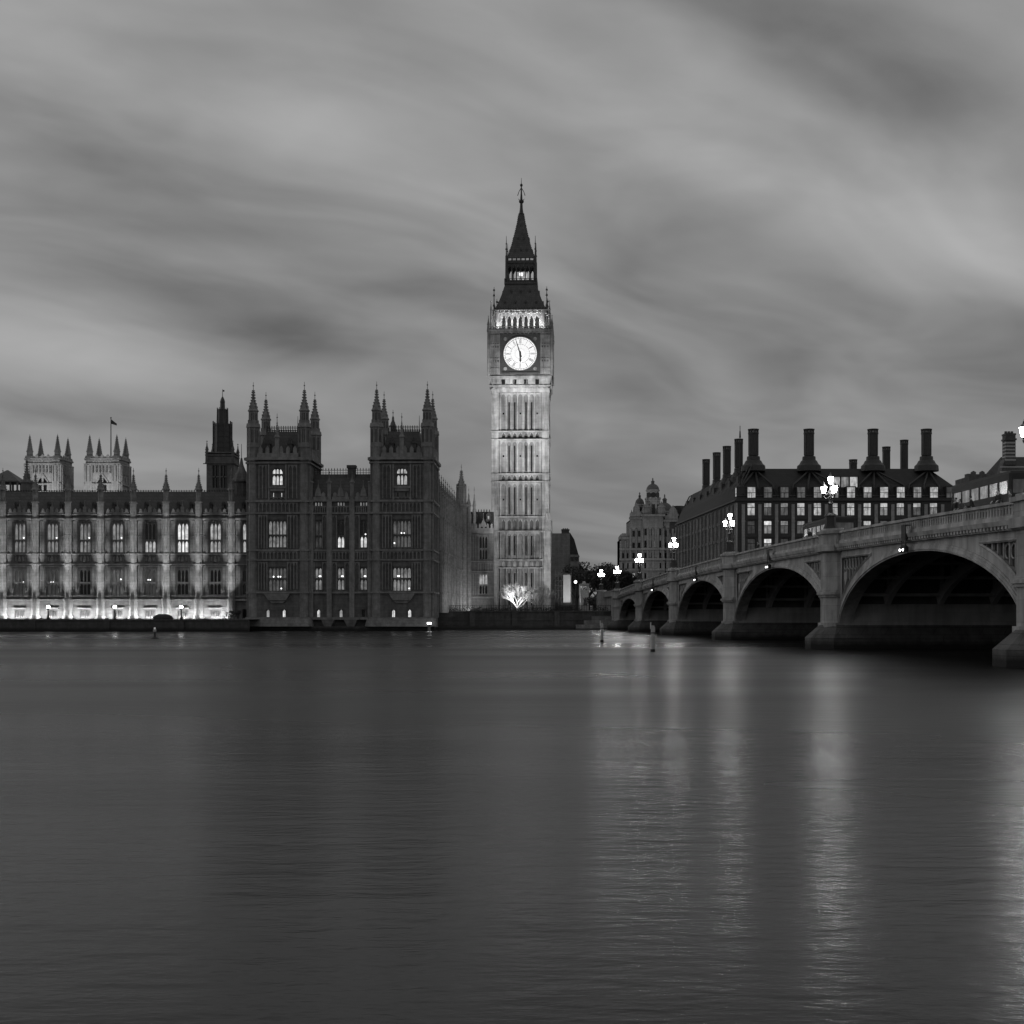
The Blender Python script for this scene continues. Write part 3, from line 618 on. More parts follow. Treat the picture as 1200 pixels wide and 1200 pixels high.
for k in range(NB): battlement(tr, k * bw2 + .6, (k + 1) * bw2 - .6, -.3, 0, 20.7, 1.2, 1.0)
wl.build('wall', 'range_wall', sr); tr.build('stone_trim', 'palace_stone', sr)
for k in range(NB + 1):
    b = MB(); x = k * bw2; b.ngon(x, -.2, .62, .6, 3.1, 20.5, 8)
    for z in (6.5, 11.9, 14.1, 20.2): b.ngon(x, -.2, .75, .75, z, z + .38, 8)
    b.ngon(x, -.2, .5, .46, 20.5, 24.6, 8); spirelet(b, x, -.2, .46, 24.6, 27.0, 28.2); b.build('buttress', 'palace_stone', sr)
for k in range(NB):
    c = (k + .5) * bw2
    gothic_window(sr, c, 7.2, 11.4, 2.0, 3, 9.2, .35, ('lit_dim' if k % 3 else 'lit_mid',) * 2); gothic_window(sr, c, 14.8, 19.3, 2.0, 3, 16.9, .35, ('lit_dim' if k % 4 else 'glass',) * 2)
m = MB(); m.face([(0, .6, 20.6), (LEN, .6, 20.6), (LEN, 4, 24.6), (0, 4, 24.6)]); m.face([(0, 4, 24.6), (LEN, 4, 24.6), (LEN, 8, 20.6), (0, 8, 20.6)]); m.build('roof', 'iron_roof', sr)
m = MB(); x = LEN - 1.2; m.ngon(x, -.4, 1.25, 1.2, 3.1, 26.2, 8); m.ngon(x, -.4, 1.5, 1.4, 26.0, 26.6, 8); m.ngon(x, -.4, 1.05, 1.0, 26.6, 30.2, 8)
for k in range(8): m.tube((x + 1.05 * math.cos(R(22.5 + 45*k)), -.4 + 1.05 * math.sin(R(22.5 + 45*k)), 26.6), (x + 1.05 * math.cos(R(22.5 + 45*k)), -.4 + 1.05 * math.sin(R(22.5 + 45*k)), 30.9), .14, .1, 4)
spirelet(m, x, -.4, .95, 30.2, 33.8, 35.2); m.build('end_turret', 'palace_stone', sr)
u_ = Vector((math.cos(ANG), math.sin(ANG), 0)); n_ = Vector((math.sin(ANG), -math.cos(ANG), 0))
for k in range(5):
    p = Vector((ax, ay, 0)) + u_ * (LEN * (k + .5) / 5) + n_ * 4.5
    a_ = p - n_ * 4.5; area_light('side_uplight', (p.x, p.y, 3.6), (a_.x, a_.y, 14), 7, .3, 190)

# ------------------------------------------------------------------ palace: link range in front of the clock tower's left side
LD = 305.0; lx = PX(537, LD); SL = F / LD; u = lambda px: (px - 537) / SL
lk = thing('link_range', 'short two-bay palace range with dormered roof touching the clock tower', 'palace wing', (lx, LD, 3.1))
W = u(578.5); wins = [(u(544.5), 1.4, 2), (u(566.5), 2.0, 3)]
ops = [o for c, w_, n in wins for o in ((c - w_/2, c + w_/2, 7.2, 11.7), (c - w_/2, c + w_/2, 14.7, 20.0))]
m = MB(); m.wall(0, W, 3.1, 20.8, ops, 0, .5); m.face([(0, 7, 3.1), (W, 7, 3.1), (W, 7, 20.8), (0, 7, 20.8)]); m.build('wall', 'range_wall', lk)
m = MB()
for z, h, p in ((6.4, .35, .3), (12.0, .25, .25), (14.2, .25, .25), (20.4, .45, .4)): m.box(0, -p, z, W, 0, z + h)
battlement(m, .1, u(547), -.3, 0, 20.85, 1.3, .7); battlement(m, u(551), W, -.3, 0, 20.85, 1.3, .8)
c = u(566.5); m.extr([(c - .8, 21.8), (c + .8, 21.8), (c, 23.6)], -.35, -.301); spirelet(m, c, -.3, .16, 23.2, 24.4, 24.8, 4)
ribs(m, u(551.5), u(560.5), 7.0, 11.9, 3, 0); ribs(m, u(551.5), u(560.5), 14.5, 20.2, 3, 0); ribs(m, u(560.5), W - .1, 12.3, 14.1, 6, 0)
m.build('stone_trim', 'palace_stone', lk)
for px, r in ((549.3, .62), (555.8, .45)):
    b = MB(); x = u(px)
    if r > .5: b.ngon(x, -.2, r, r, 3.1, 24.5, 8)
    b.ngon(x, .2 if r < .5 else -.2, r * .8, r * .75, 20.8, 26.4, 8); spirelet(b, x, .2 if r < .5 else -.2, r * .85, 26.4, 28.8, 30.5); b.build('buttress', 'palace_stone', lk)
for i, (c, w_, n) in enumerate(wins):
    gothic_window(lk, c, 7.2, 11.7, w_, n, 9.3, .35, (('lit_bright', 'lit_high'), ('lit_high', 'glass'))[i]); gothic_window(lk, c, 14.7, 20.0, w_, n, 17.1, .35, ('glass', 'glass'))
m = MB(); m.face([(0, .3, 20.8), (W, .3, 20.8), (W, 3.5, 25.3), (0, 3.5, 25.3)]); m.face([(0, 3.5, 25.3), (W, 3.5, 25.3), (W, 7, 20.8), (0, 7, 20.8)])
for px in (540.7, 556.5, 572.4): x = u(px); m.box(x - .5, 1.0, 23.0, x + .5, 3, 24.4); m.extr([(x - .6, 24.4), (x + .6, 24.4), (x, 25.1)], .95, 3.2)
for i in range(int(W / .6)): m.box(i * .6, 3.45, 25.25, i * .6 + .2, 3.55, 25.8)
o = m.build('roof', 'slate', lk)
for px in (540.7, 556.5, 572.4): x = u(px); q = MB(); q.face([(x - .16, .985, 23.5), (x + .16, .985, 23.5), (x + .16, .985, 24.2), (x - .16, .985, 24.2)]); q.build('dormer_window', 'lit_high', o)
area_light('link_uplight', (lx + W * .6, LD - 7, 3.6), (lx + W * .6, LD, 15), 6, .3, 120)
# ------------------------------------------------------------------ clock tower
TD = 318.0; HW = 6.4; TCX = 2.15; TCD = TD + HW
ct = thing('clock_tower', 'tall floodlit Gothic clock tower with lit white dial and pointed roof', 'clock tower', (TCX, TCD, 3.1), R(-2.5))
core = MB(); tr = MB(); dark = MB(); nich = MB()
cols = [-3.81, -2.54, -1.27, 0, 1.27, 2.54, 3.81]
def slits(z0, z1): return [(c - .17, c + .17, z0, z1) for c in (-2.54, -1.27, 1.27, 2.54)]
for k in range(4):
    Mk = Rz(k * math.pi / 2); a = MB(Mk); t = MB(Mk); d = MB(Mk); nk = MB(Mk)
    V = -HW + .35
    ops = slits(5, 12.2) + slits(16.2, 20.6) + slits(25.5, 31.6) + slits(35.1, 41.0) + slits(44.7, 50.8)
    for z0, z1 in ((22.0, 24.3), (33.1, 34.3), (42.6, 43.9)): ops += [(c - .36, c + .36, z0, z1) for c in cols]
    a.wall(-HW + .35, HW - .35, 3.1, 53.3, ops, V, .45)
    for o_ in ops:
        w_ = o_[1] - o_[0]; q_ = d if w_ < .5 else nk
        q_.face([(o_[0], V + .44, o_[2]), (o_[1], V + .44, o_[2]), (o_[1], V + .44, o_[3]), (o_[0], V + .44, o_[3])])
        if w_ > .5: t.extr([(o_[0], o_[3]), (o_[0], o_[3] - .55), ((o_[0] + o_[1]) / 2, o_[3])], V - .05, V + .2); t.extr([(o_[1], o_[3]), ((o_[0] + o_[1]) / 2, o_[3]), (o_[1], o_[3] - .55)], V - .05, V + .2)
    for s_ in (-1, 1):                                         # corner buttresses
        t.box(s_ * 5.65 - .72, -HW + .02, 3.1, s_ * 5.65 + .72, V, 53.2)
        t.box(s_ * 6.0 - .75, -HW - .45, 3.1, s_ * 6.0 + .75, -HW + .02, 21.7)
        t.ngon(s_ * 6.0, -HW - .1, .6, .5, 21.7, 24.6, 8); t.lathe([(.62, 24.4), (.5, 24.8), (.15, 25.8)], s_ * 6.0, -HW - .1, 8)
        for x in (5.05, 5.65, 6.25): t.box(s_ * x - .07, -HW - .1, 24, s_ * x + .07, -HW + .03, 53.2)
    for x in (-4.45, -3.17, -1.9, -.63, .63, 1.9, 3.17, 4.45):
        for z0, z1 in ((3.3, 13.2), (15.3, 21.5), (24.9, 32.7), (34.6, 42.2), (44.2, 53.0)): t.box(x - .11, V - .34, z0, x + .11, V + .01, z1)
    for z0, z1 in ((13.2, 13.5), (15.0, 15.3), (21.45, 21.75), (24.7, 25.0), (32.65, 32.9), (34.4, 34.65), (42.15, 42.4), (44.0, 44.25), (52.9, 53.3)): t.box(-HW, -HW - .22, z0, HW, V, z1)
    for z1 in (32.6, 42.1, 52.8, 21.4):                          # trefoil heads over the panels and little quatrefoils
        for c in cols:
            t.extr([(c - .53, z1), (c - .53, z1 - .9), (c - .2, z1 - .3), (c + .2, z1 - .3), (c + .53, z1 - .9), (c + .53, z1)], V - .18, V + .02)
    for z in (28.6, 38.4, 48.0):
        for c in (-3.81, 0, 3.81): d.box(c - .18, V - .02, z, c + .18, V + .02, z + .4)
    for c in cols: t.extr([(c - .45, 13.6), (c + .45, 13.6), (c + .3, 14.6), (c, 14.9), (c - .3, 14.6)], V - .12, V + .02)
    # corbelled stage under the dials
    t.box(-HW - .12, -HW - .25, 53.3, HW + .12, V + .2, 53.75)
    for i in range(12): x = -5.9 + i * 1.073; t.extr([(x - .4, 53.75), (x + .4, 53.75), (x, 54.3)], -HW - .32, -HW)
    core.merge(a); tr.merge(t); dark.merge(d); nich.merge(nk)
build_multi('shaft', [(core, 'tower_wall'), (nich, 'niche_shade')], ct); tr.build('stone_ribs', 'tower_stone', ct); dark.build('slit_window', 'glass', ct)  # niche backs coloured darker than the wall, shade put into the colour
m = MB(); m.sq(0, 0, HW - .1, HW + .1, 53.3, 54.3); m.sq(0, 0, HW + .1, 6.95, 54.3, 56.4)
for k in range(4):
    e = MB(Rz(k * math.pi / 2))
    for i in range(14): x = -6.2 + i * .954; e.box(x - .06, -7.05, 54.3, x + .06, -6.3, 56.3)
    e.box(-7.1, -7.12, 56.1, 7.1, -6.8, 56.55); e.box(-6.8, -6.85, 54.2, 6.8, -6.3, 54.5)
    m.merge(e)
cs = m.build('corbel_stage', 'tower_stone', ct)
m = MB()
for k in range(4):
    e = MB(Rz(k * math.pi / 2))
    for x in (-3.8, -1.27, 1.27, 3.8): e.box(x - .42, -6.93, 54.75, x + .42, -6.5, 55.7)
    m.merge(e)
m.build('square_opening', 'glass', cs)
m = MB(); m.sq(0, 0, 6.85, 6.85, 56.4, 66.3)
for k in range(4):
    e = MB(Rz(k * math.pi / 2))
    for s_ in (-1, 1):
        for x in (4.75, 5.25, 5.75, 6.25, 6.8): e.box(s_ * x - .08, -7.08, 57.0, s_ * x + .08, -6.8, 66.0)
        e.box(s_ * 6.95 - .2, -7.15, 56.4, s_ * 6.95 + .2, -6.75, 67.3)
        for z in (58.0, 60.2, 63.4, 65.4): e.box(s_ * 5.75 - 1.15, -7.02, z, s_ * 5.75 + 1.15, -6.8, z + .35)
    e.box(-7.25, -7.3, 66.2, 7.25, -6.7, 66.55); e.box(-7.45, -7.5, 66.55, 7.45, -6.5, 66.9)
    for i in range(15): x = -6.6 + i * .943; e.cbox(x, -7.3, 66.0, .3, .3, .22)
    for i in range(24): x = -7 + i * .608; e.cbox(x, -7.4, 66.9, .16, .12, .65)
    e.box(-7.3, -7.45, 67.5, 7.3, -7.33, 67.66)
    m.merge(e)
for sx in (-1, 1):
    for sy in (-1, 1): m.ngon(sx * 7.15, sy * 7.15, .3, .26, 56.5, 68.2, 8); spirelet(m, sx * 7.15, sy * 7.15, .28, 68.2, 69.6, 70.2)
m.build('clock_stage', 'tower_stone', ct)
m = MB()
for sx in (-1, 1):
    for k in range(4):
        e = MB(Rz(k * math.pi / 2))
        for z in (60.0, 63.2):
            for dx in (-.6, .0, .6): e.box(sx * 5.6 + dx - .2, -6.88, z - .25, sx * 5.6 + dx + .2, -6.8, z + .75)
        m.merge(e)
m.build('panel_niche', 'dial_frame', ct)
ZC = 61.5; RD = 3.77
ROMAN = ['XII', 'I', 'II', 'III', 'IIII', 'V', 'VI', 'VII', 'VIII', 'IX', 'X', 'XI']
for k in range(4):
    Mk = Rz(k * math.pi / 2); m = MB(Mk)
    m.box(-4.4, -7.0, 57.1, 4.4, -6.84, 65.9)
    m.box(-4.5, -7.22, 56.95, 4.5, -7.0, 57.3); m.box(-4.5, -7.22, 65.65, 4.5, -7.0, 66.0); m.box(-4.5, -7.22, 57.3, -4.15, -7.0, 65.65); m.box(4.15, -7.22, 57.3, 4.5, -7.0, 65.65)
    fr = m.build('dial_surround', 'dial_frame', ct)
    m = MB(Mk)
    for sx in (-1, 1):
        for sz in (-1, 1): m.extr([(sx * 3.35 + .42 * math.cos(R(45 * i)), ZC + sz * 3.35 + .42 * math.sin(R(45 * i))) for i in range(8)], -7.1, -7.003)
    m.build('corner_roundel', 'tower_stone', fr)
    m = MB(Mk); pts = [(RD * math.cos(R(6 * i)), ZC + RD * math.sin(R(6 * i))) for i in range(60)]; m.extr(pts, -7.06, -7.004)
    dl = m.build('clock_dial', 'dial', ct)
    m = MB(Mk)
    def ring(r0, r1, y0=-7.1, y1=-7.063, n=60):
        for i in range(n):
            a0, a1 = 2*math.pi*i/n, 2*math.pi*(i+1)/n
            m.extr([(r0*math.cos(a0), ZC + r0*math.sin(a0)), (r1*math.cos(a0), ZC + r1*math.sin(a0)), (r1*math.cos(a1), ZC + r1*math.sin(a1)), (r0*math.cos(a1), ZC + r0*math.sin(a1))], y0, y1)
    ring(RD - .03, RD + .2, -7.2); ring(3.36, 3.42); ring(2.1, 2.16); ring(1.1, 1.13)
    for i in range(60): 
        a0 = R(6 * i); dx, dz = math.sin(a0), math.cos(a0); px_, pz_ = dz, -dx
        ww = .03; m.extr([(dx*3.42 + px_*ww, ZC + dz*3.42 + pz_*ww), (dx*3.72 + px_*ww, ZC + dz*3.72 + pz_*ww), (dx*3.72 - px_*ww, ZC + dz*3.72 - pz_*ww), (dx*3.42 - px_*ww, ZC + dz*3.42 - pz_*ww)], -7.09, -7.063)
    for h in range(24):
        a0 = R(15 * h); dx, dz = math.sin(a0), math.cos(a0); px_, pz_ = dz * .012, -dx * .012; r0, r1 = (1.1, 3.8)
        m.extr([(dx*r0 + px_, ZC + dz*r0 + pz_), (dx*r1 + px_, ZC + dz*r1 + pz_), (dx*r1 - px_, ZC + dz*r1 - pz_), (dx*r0 - px_, ZC + dz*r0 - pz_)], -7.095, -7.063)
    m.build('dial_ring', 'dial_frame', dl)
    m = MB(Mk)
    def bar(a0, off0, off1, r0, r1, ww):                      # stroke of a numeral, radial with sideways offsets
        dx, dz = math.sin(a0), math.cos(a0); px_, pz_ = dz, -dx
        p0 = (dx*r0 + px_*off0, ZC + dz*r0 + pz_*off0); p1 = (dx*r1 + px_*off1, ZC + dz*r1 + pz_*off1)
        m.extr([(p0[0] - px_*ww, p0[1] - pz_*ww), (p1[0] - px_*ww, p1[1] - pz_*ww), (p1[0] + px_*ww, p1[1] + pz_*ww), (p0[0] + px_*ww, p0[1] + pz_*ww)], -7.1, -7.063)
    for h, s_ in enumerate(ROMAN):
        a0 = R(30 * h); wid = {'I': .16, 'V': .34, 'X': .34}; tot_ = sum(wid[c_] for c_ in s_); x = -tot_ / 2
        for c_ in s_:
            xm = x + wid[c_] / 2; x += wid[c_]
            if c_ == 'I': bar(a0, xm, xm, 2.3, 3.25, .032)
            elif c_ == 'V': bar(a0, xm, xm - .13, 2.3, 3.25, .032); bar(a0, xm, xm + .13, 2.3, 3.25, .02)
            else: bar(a0, xm - .13, xm + .13, 2.3, 3.25, .032); bar(a0, xm + .13, xm - .13, 2.3, 3.25, .02)
    m.build('roman_numerals', 'iron', dl)
    for nm, ang, ln, w0, back, y in (('minute_hand', 342.0, 3.45, .13, .8, -7.2), ('hour_hand', 178.5, 2.0, .22, .55, -7.14)):
        a0 = R(ang); dx, dz = math.sin(a0), math.cos(a0); px_, pz_ = dz, -dx; m = MB(Mk)
        P_ = lambda r, o: (dx*r + px_*o, ZC + dz*r + pz_*o)
        if nm[0] == 'm': m.extr([P_(-back, -.2), P_(-.3, -w0), P_(1.0, -w0), P_(ln, -.03), P_(ln, .03), P_(1.0, w0), P_(-.3, w0), P_(-back, .2)], y - .05, y)
        else: m.extr([P_(-back, -.18), P_(0, -w0), P_(ln * .62, -w0 * .7), P_(ln * .75, -w0 * 1.2), P_(ln, 0), P_(ln * .75, w0 * 1.2), P_(ln * .62, w0 * .7), P_(0, w0), P_(-back, .18)], y - .05, y)
        m.extr([(.25*math.cos(R(45*i)), ZC + .25*math.sin(R(45*i))) for i in range(8)], y - .06, y)
        m.build(nm, 'iron', dl)
# belfry
m = MB(); bl = MB()
for k in range(4):
    e = MB(Rz(k * math.pi / 2)); V = -5.75
    e.wall(-5.75, 5.75, 66.6, 71.4, [(c * 1.257 - .43, c * 1.257 + .43, 67.5, 70.5) for c in range(-3, 4)], V, .9)
    for c in range(-3, 4):
        x = c * 1.257
        e.extr([(x - .43, 70.5), (x - .43, 69.5), (x - .13, 70.2), (x, 70.45), (x, 70.5)], V + .003, V + .6); e.extr([(x + .43, 70.5), (x, 70.5), (x, 70.45), (x + .13, 70.2), (x + .43, 69.5)], V + .003, V + .6)
    for c in range(-3, 5): x = (c - .5) * 1.257; e.tube((x, V - .06, 67.0), (x, V - .06, 70.9), .1, n=6); e.cbox(x, V - .06, 69.3, .3, .2, .15)
    for s_ in (-1, 1): e.ngon(s_ * 5.2, V - .1, .5, .48, 66.8, 71.3, 8)
    e.box(-6.1, -6.15, 71.0, 6.1, V, 71.35)
    for i in range(10): x = -5.6 + i * 1.244; e.cbox(x, -6.1, 70.72, .7, .3, .35)
    e.box(-6.3, -6.35, 71.35, 6.3, V, 71.6)
    m.merge(e)
for sx in (-1, 1):
    for sy in (-1, 1): m.ngon(sx * 6.6, sy * 6.6, .24, .2, 66.9, 71.6, 8); spirelet(m, sx * 6.6, sy * 6.6, .2, 71.6, 73.0, 73.6); m.box(sx * 6.2 - .4, sy * 6.2 - .1, 70.2, sx * 6.2 + .4, sy * 6.2 + .1, 70.5)
m.sq(0, 0, 5.7, 5.7, 66.4, 66.9); be = m.build('belfry', 'tower_stone', ct)
m = MB(); m.sq(0, 0, 4.3, 4.3, 66.9, 71.4); m.build('bell_chamber', 'bronze', be)
def loft(prof, mb):
    for (h0, z0), (h1, z1) in zip(prof, prof[1:]): mb.sq(0, 0, h0, h1, z0, z1)
m = MB(); loft([(6.05, 71.6), (5.6, 72.2), (4.95, 73.6), (4.35, 75.2), (3.85, 76.8), (3.5, 77.9)], m)
for k in range(4):
    e = MB(Rz(k * math.pi / 2))
    for z, n, y in ((73.0, 4, -5.19), (75.6, 3, -4.24)):
        for i in range(n):
            x = (i - (n - 1) / 2) * (2.35 if n == 4 else 2.1); e.box(x - .22, y - .03, z, x + .22, y + .5, z + .5); e.extr([(x - .28, z + .5), (x + .28, z + .5), (x, z + .95)], y - .04, y + .6)
    for i in range(20): x = -5.7 + i * .6; e.extr([(x - .15, 71.9), (x + .15, 71.9), (x, 72.6)], -6.0, -5.85)
    m.merge(e)
for sx in (-1, 1):
    for sy in (-1, 1): m.tube((sx * 5.95, sy * 5.95, 71.6), (sx * 5.95, sy * 5.95, 76.6), .16, .05, 6); m.ngon(sx * 5.95, sy * 5.95, .3, .2, 74.6, 75.0, 6); m.ngon(sx * 5.95, sy * 5.95, .32, .25, 72.4, 72.8, 6); m.ball(sx * 5.95, sy * 5.95, 75.9, .28, 6, 4)
lr = m.build('lower_roof', 'tower_roof_iron', ct)
m = MB()
for k in range(4):
    e = MB(Rz(k * math.pi / 2))
    for z, n, y in ((73.05, 4, -5.27), (75.65, 3, -4.32)):
        for i in range(n): x = (i - (n - 1) / 2) * (2.35 if n == 4 else 2.1); e.box(x - .14, y + .03, z, x + .14, y + .05, z + .5)
    m.merge(e)
m.build('dormer_louvre', 'glass', lr)
m = MB(); m.sq(0, 0, 3.75, 3.75, 77.7, 78.2); m.sq(0, 0, 3.2, 3.2, 78.2, 78.7); m.sq(0, 0, 3.3, 3.3, 82.4, 82.9); m.sq(0, 0, 3.2, 3.25, 82.9, 83.55)
for k in range(4):
    e = MB(Rz(k * math.pi / 2))
    for i in range(7): x = -3.0 + i * 1.0; e.tube((x, -3.05, 78.6), (x, -3.05, 82.5), .13, n=6); 
    for i in range(6): x0 = -2.9 + i * 1.0; e.extr([(x0, 82.4), (x0, 81.3), (x0 + .4, 82.1), (x0 + .8, 81.3), (x0 + .8, 82.4)], -3.12, -2.95)
    for i in range(14): e.cbox(-3.6 + i * .55, -3.7, 78.2, .12, .1, .7)
    e.box(-3.7, -3.75, 78.85, 3.7, -3.66, 78.95)
    m.merge(e)
for sx in (-1, 1):
    for sy in (-1, 1): m.ngon(sx * 3.3, sy * 3.3, .3, .25, 77.9, 84.0, 6); m.tube((sx * 3.3, sy * 3.3, 84.0), (sx * 3.3, sy * 3.3, 88.3), .16, .04, 6); m.ngon(sx * 3.3, sy * 3.3, .28, .2, 85.3, 85.6, 6); m.ball(sx * 3.3, sy * 3.3, 86.6, .2, 6, 4)
ln = m.build('lantern_stage', 'tower_roof_iron', ct)
m = MB(); m.sq(0, 0, 1.2, 1.2, 79.5, 80.9); m.build('lantern_light', 'lit_high', ln); m = MB(); m.ball(0, -1.7, 80.3, .42, 10, 6); m.build('lantern_lamp', 'lamp_warm', ln)
m = MB()
for k in range(4):
    e = MB(Rz(k * math.pi / 2))
    for i in range(6): x = -2.5 + i; e.box(x - .33, -3.29, 83.0, x + .33, -3.24, 83.4)
    m.merge(e)
m.build('light_band', 'lit_mid', ln)
m = MB(); loft([(3.3, 83.55), (2.75, 84.7), (2.15, 86.6), (1.55, 89.0), (1.0, 91.4), (.62, 93.8)], m)
for k in range(4):
    e = MB(Rz(k * math.pi / 2))
    for z, n, y in ((85.0, 3, -2.66), (87.8, 2, -1.9), (90.8, 1, -1.12)):
        for i in range(n): x = (i - (n - 1) / 2) * 1.3; e.box(x - .13, y - .02, z, x + .13, y + .5, z + .35); e.extr([(x - .2, z + .35), (x + .2, z + .35), (x, z + .75)], y - .05, y + .6)
    for i in range(24):                                        # crockets up the hips
        t = i / 24; z = 83.8 + t * 9.8; pr = [(3.3, 83.55), (2.75, 84.7), (2.15, 86.6), (1.55, 89.0), (1.0, 91.4), (.62, 93.8)]
        for (h0, z0), (h1, z1) in zip(pr, pr[1:]):
            if z0 <= z <= z1: h = h0 + (h1 - h0) * (z - z0) / (z1 - z0); e.cbox(h, -h, z, .16, .16, .2)
    m.merge(e)
m.build('spire', 'tower_roof_iron', ct)
m = MB(); m.lathe([(.62, 93.7), (.75, 93.9), (.5, 94.2), (.36, 95.2), (.3, 96.3), (.55, 96.5), (.62, 96.8), (.3, 97.1), (.2, 98.4), (.16, 99.6), (.12, 100.1)], 0, 0, 8); m.ball(0, 0, 100.3, .34, 8, 6); m.tube((0, 0, 100.5), (0, 0, 101.9), .09, .04)
for a in range(4):
    an = a * math.pi / 2; c_, s_ = math.cos(an), math.sin(an)
    m.tube((c_ * .1, s_ * .1, 99.6), (c_ * .55, s_ * .55, 98.9), .09, .07); m.tube((c_ * .55, s_ * .55, 98.9), (c_ * .85, s_ * .85, 98.0), .07, .09); m.tube((c_ * .3, s_ * .3, 96.9), (c_ * .7, s_ * .7, 97.3), .09, .05)
m.build('finial', 'bronze', ct)
for o in ct.children:                                     # roof heights are given at the dial plane: carry them back to the tower's axis
    if o.name.split('.')[0] in ('lower_roof', 'lantern_stage', 'spire', 'finial'):
        for q_ in [o] + list(o.children):
            for v_ in q_.data.vertices:
                if v_.co.z > 68.5: v_.co.z = 68.5 + (v_.co.z - 68.5) * 1.043
# its floodlights: two banks on the green, strips on the ledges
spot_light('tower_floodlight', (8, 271.5, 3.3), (TCX, TD, 39), 100000, 42, 1.0, .15)
spot_light('tower_floodlight', (14, 297, 3.4), (TCX - 1, TD, 19), 17000, 72, 1.0, .15)
spot_light('tower_floodlight', (TCX, 271.2, 3.3), (TCX, TD, 47.0), 205000, 27, 1.0, .15)
area_light('belfry_striplight', (TCX - .3, TCD - 7.15, 67.0), (TCX - .25, TCD - 5.6, 70.6), 11, .2, 520, 100)
area_light('corbel_striplight', (TCX, TCD - 9.0, 52.5), (TCX, TCD - 6.8, 55.6), 10, .3, 240)
area_light('belfry_striplight', (TCX + 7.1, TCD - .3, 66.98), (TCX + 5.6, TCD - .3, 69.6), .25, 11, 400)

# ------------------------------------------------------------------ far towers and roofs over the river range
vt = thing('ventilation_tower', 'dark square tower with tall scaffold-wrapped octagonal top beside twin-towered block', 'tower', (PX(260.8, 300), 300, 3.1)); s3 = F / 300
zz3 = lambda y: PZ(y, 300)
m = MB(); hw = 15.5 / s3; m.wall(-hw, hw, 3.1, zz3(534), [(-1.55, -.15, zz3(573), zz3(547)), (.15, 1.55, zz3(573), zz3(547))], -hw, .6)
for k in range(1, 4):
    e = MB(Rz(k * math.pi / 2)); e.wall(-hw, hw, 3.1, zz3(534), [], -hw); m.merge(e)
m.face([(-hw, -hw, zz3(536)), (hw, -hw, zz3(536)), (hw, hw, zz3(536)), (-hw, hw, zz3(536))])
for z in (zz3(545), zz3(536), zz3(533)): m.box(-hw - .25, -hw - .25, z, hw + .25, hw + .25, z + .3)
for sx in (-1, 1):
    for sy in (-1, 1): m.ngon(sx * hw * .97, sy * hw * .97, .35, .3, zz3(545), zz3(528), 8); spirelet(m, sx * hw * .97, sy * hw * .97, .3, zz3(528), zz3(521), zz3(518)); m.tube((sx * hw, sy * hw, zz3(545)), (sx * (hw + .7), sy * hw, zz3(545)), .1)
for x in (-1.0, .7): m.box(x, -hw + .1, zz3(573), x + .14, -hw + .3, zz3(547)); 
m.box(-1.6, -hw + .1, zz3(561), 1.6, -hw + .3, zz3(559.5)); m.build('tower_body', 'palace_dark', vt)
m = MB(); m.face([(-2, -hw + .58, zz3(573)), (2, -hw + .58, zz3(573)), (2, -hw + .58, zz3(547)), (-2, -hw + .58, zz3(547))]); m.build('belfry_louvre', 'glass', vt)
m = MB(); m.ngon(0, 0, 1.95, 1.9, zz3(534), zz3(497), 8)
for k in range(8):
    an = R(22.5 + 45 * k); m.tube((1.98 * math.cos(an), 1.98 * math.sin(an), zz3(534)), (1.98 * math.cos(an), 1.98 * math.sin(an), zz3(494)), .14, n=4)
for i in range(6): m.ngon(0, 0, 2.02, 2.02, zz3(532 - i * 6.5), zz3(532 - i * 6.5) + .12, 8)
m.ngon(0, 0, 1.15, 1.1, zz3(497), zz3(480), 8)
for k in range(8): an = R(22.5 + 45 * k); m.tube((1.15 * math.cos(an), 1.15 * math.sin(an), zz3(497)), (1.12 * math.cos(an), 1.12 * math.sin(an), zz3(478)), .12, .08, 4)
m.lathe([(1.2, zz3(481)), (.55, zz3(479)), (.5, zz3(472)), (.55, zz3(471)), (.4, zz3(468)), (.14, zz3(465))], 0, 0, 8); m.tube((0, 0, zz3(465)), (0, 0, zz3(456)), .08, .04); m.box(-.02, -.02, zz3(459), .4, .02, zz3(457)); m.build('octagonal_top', 'bronze', vt)

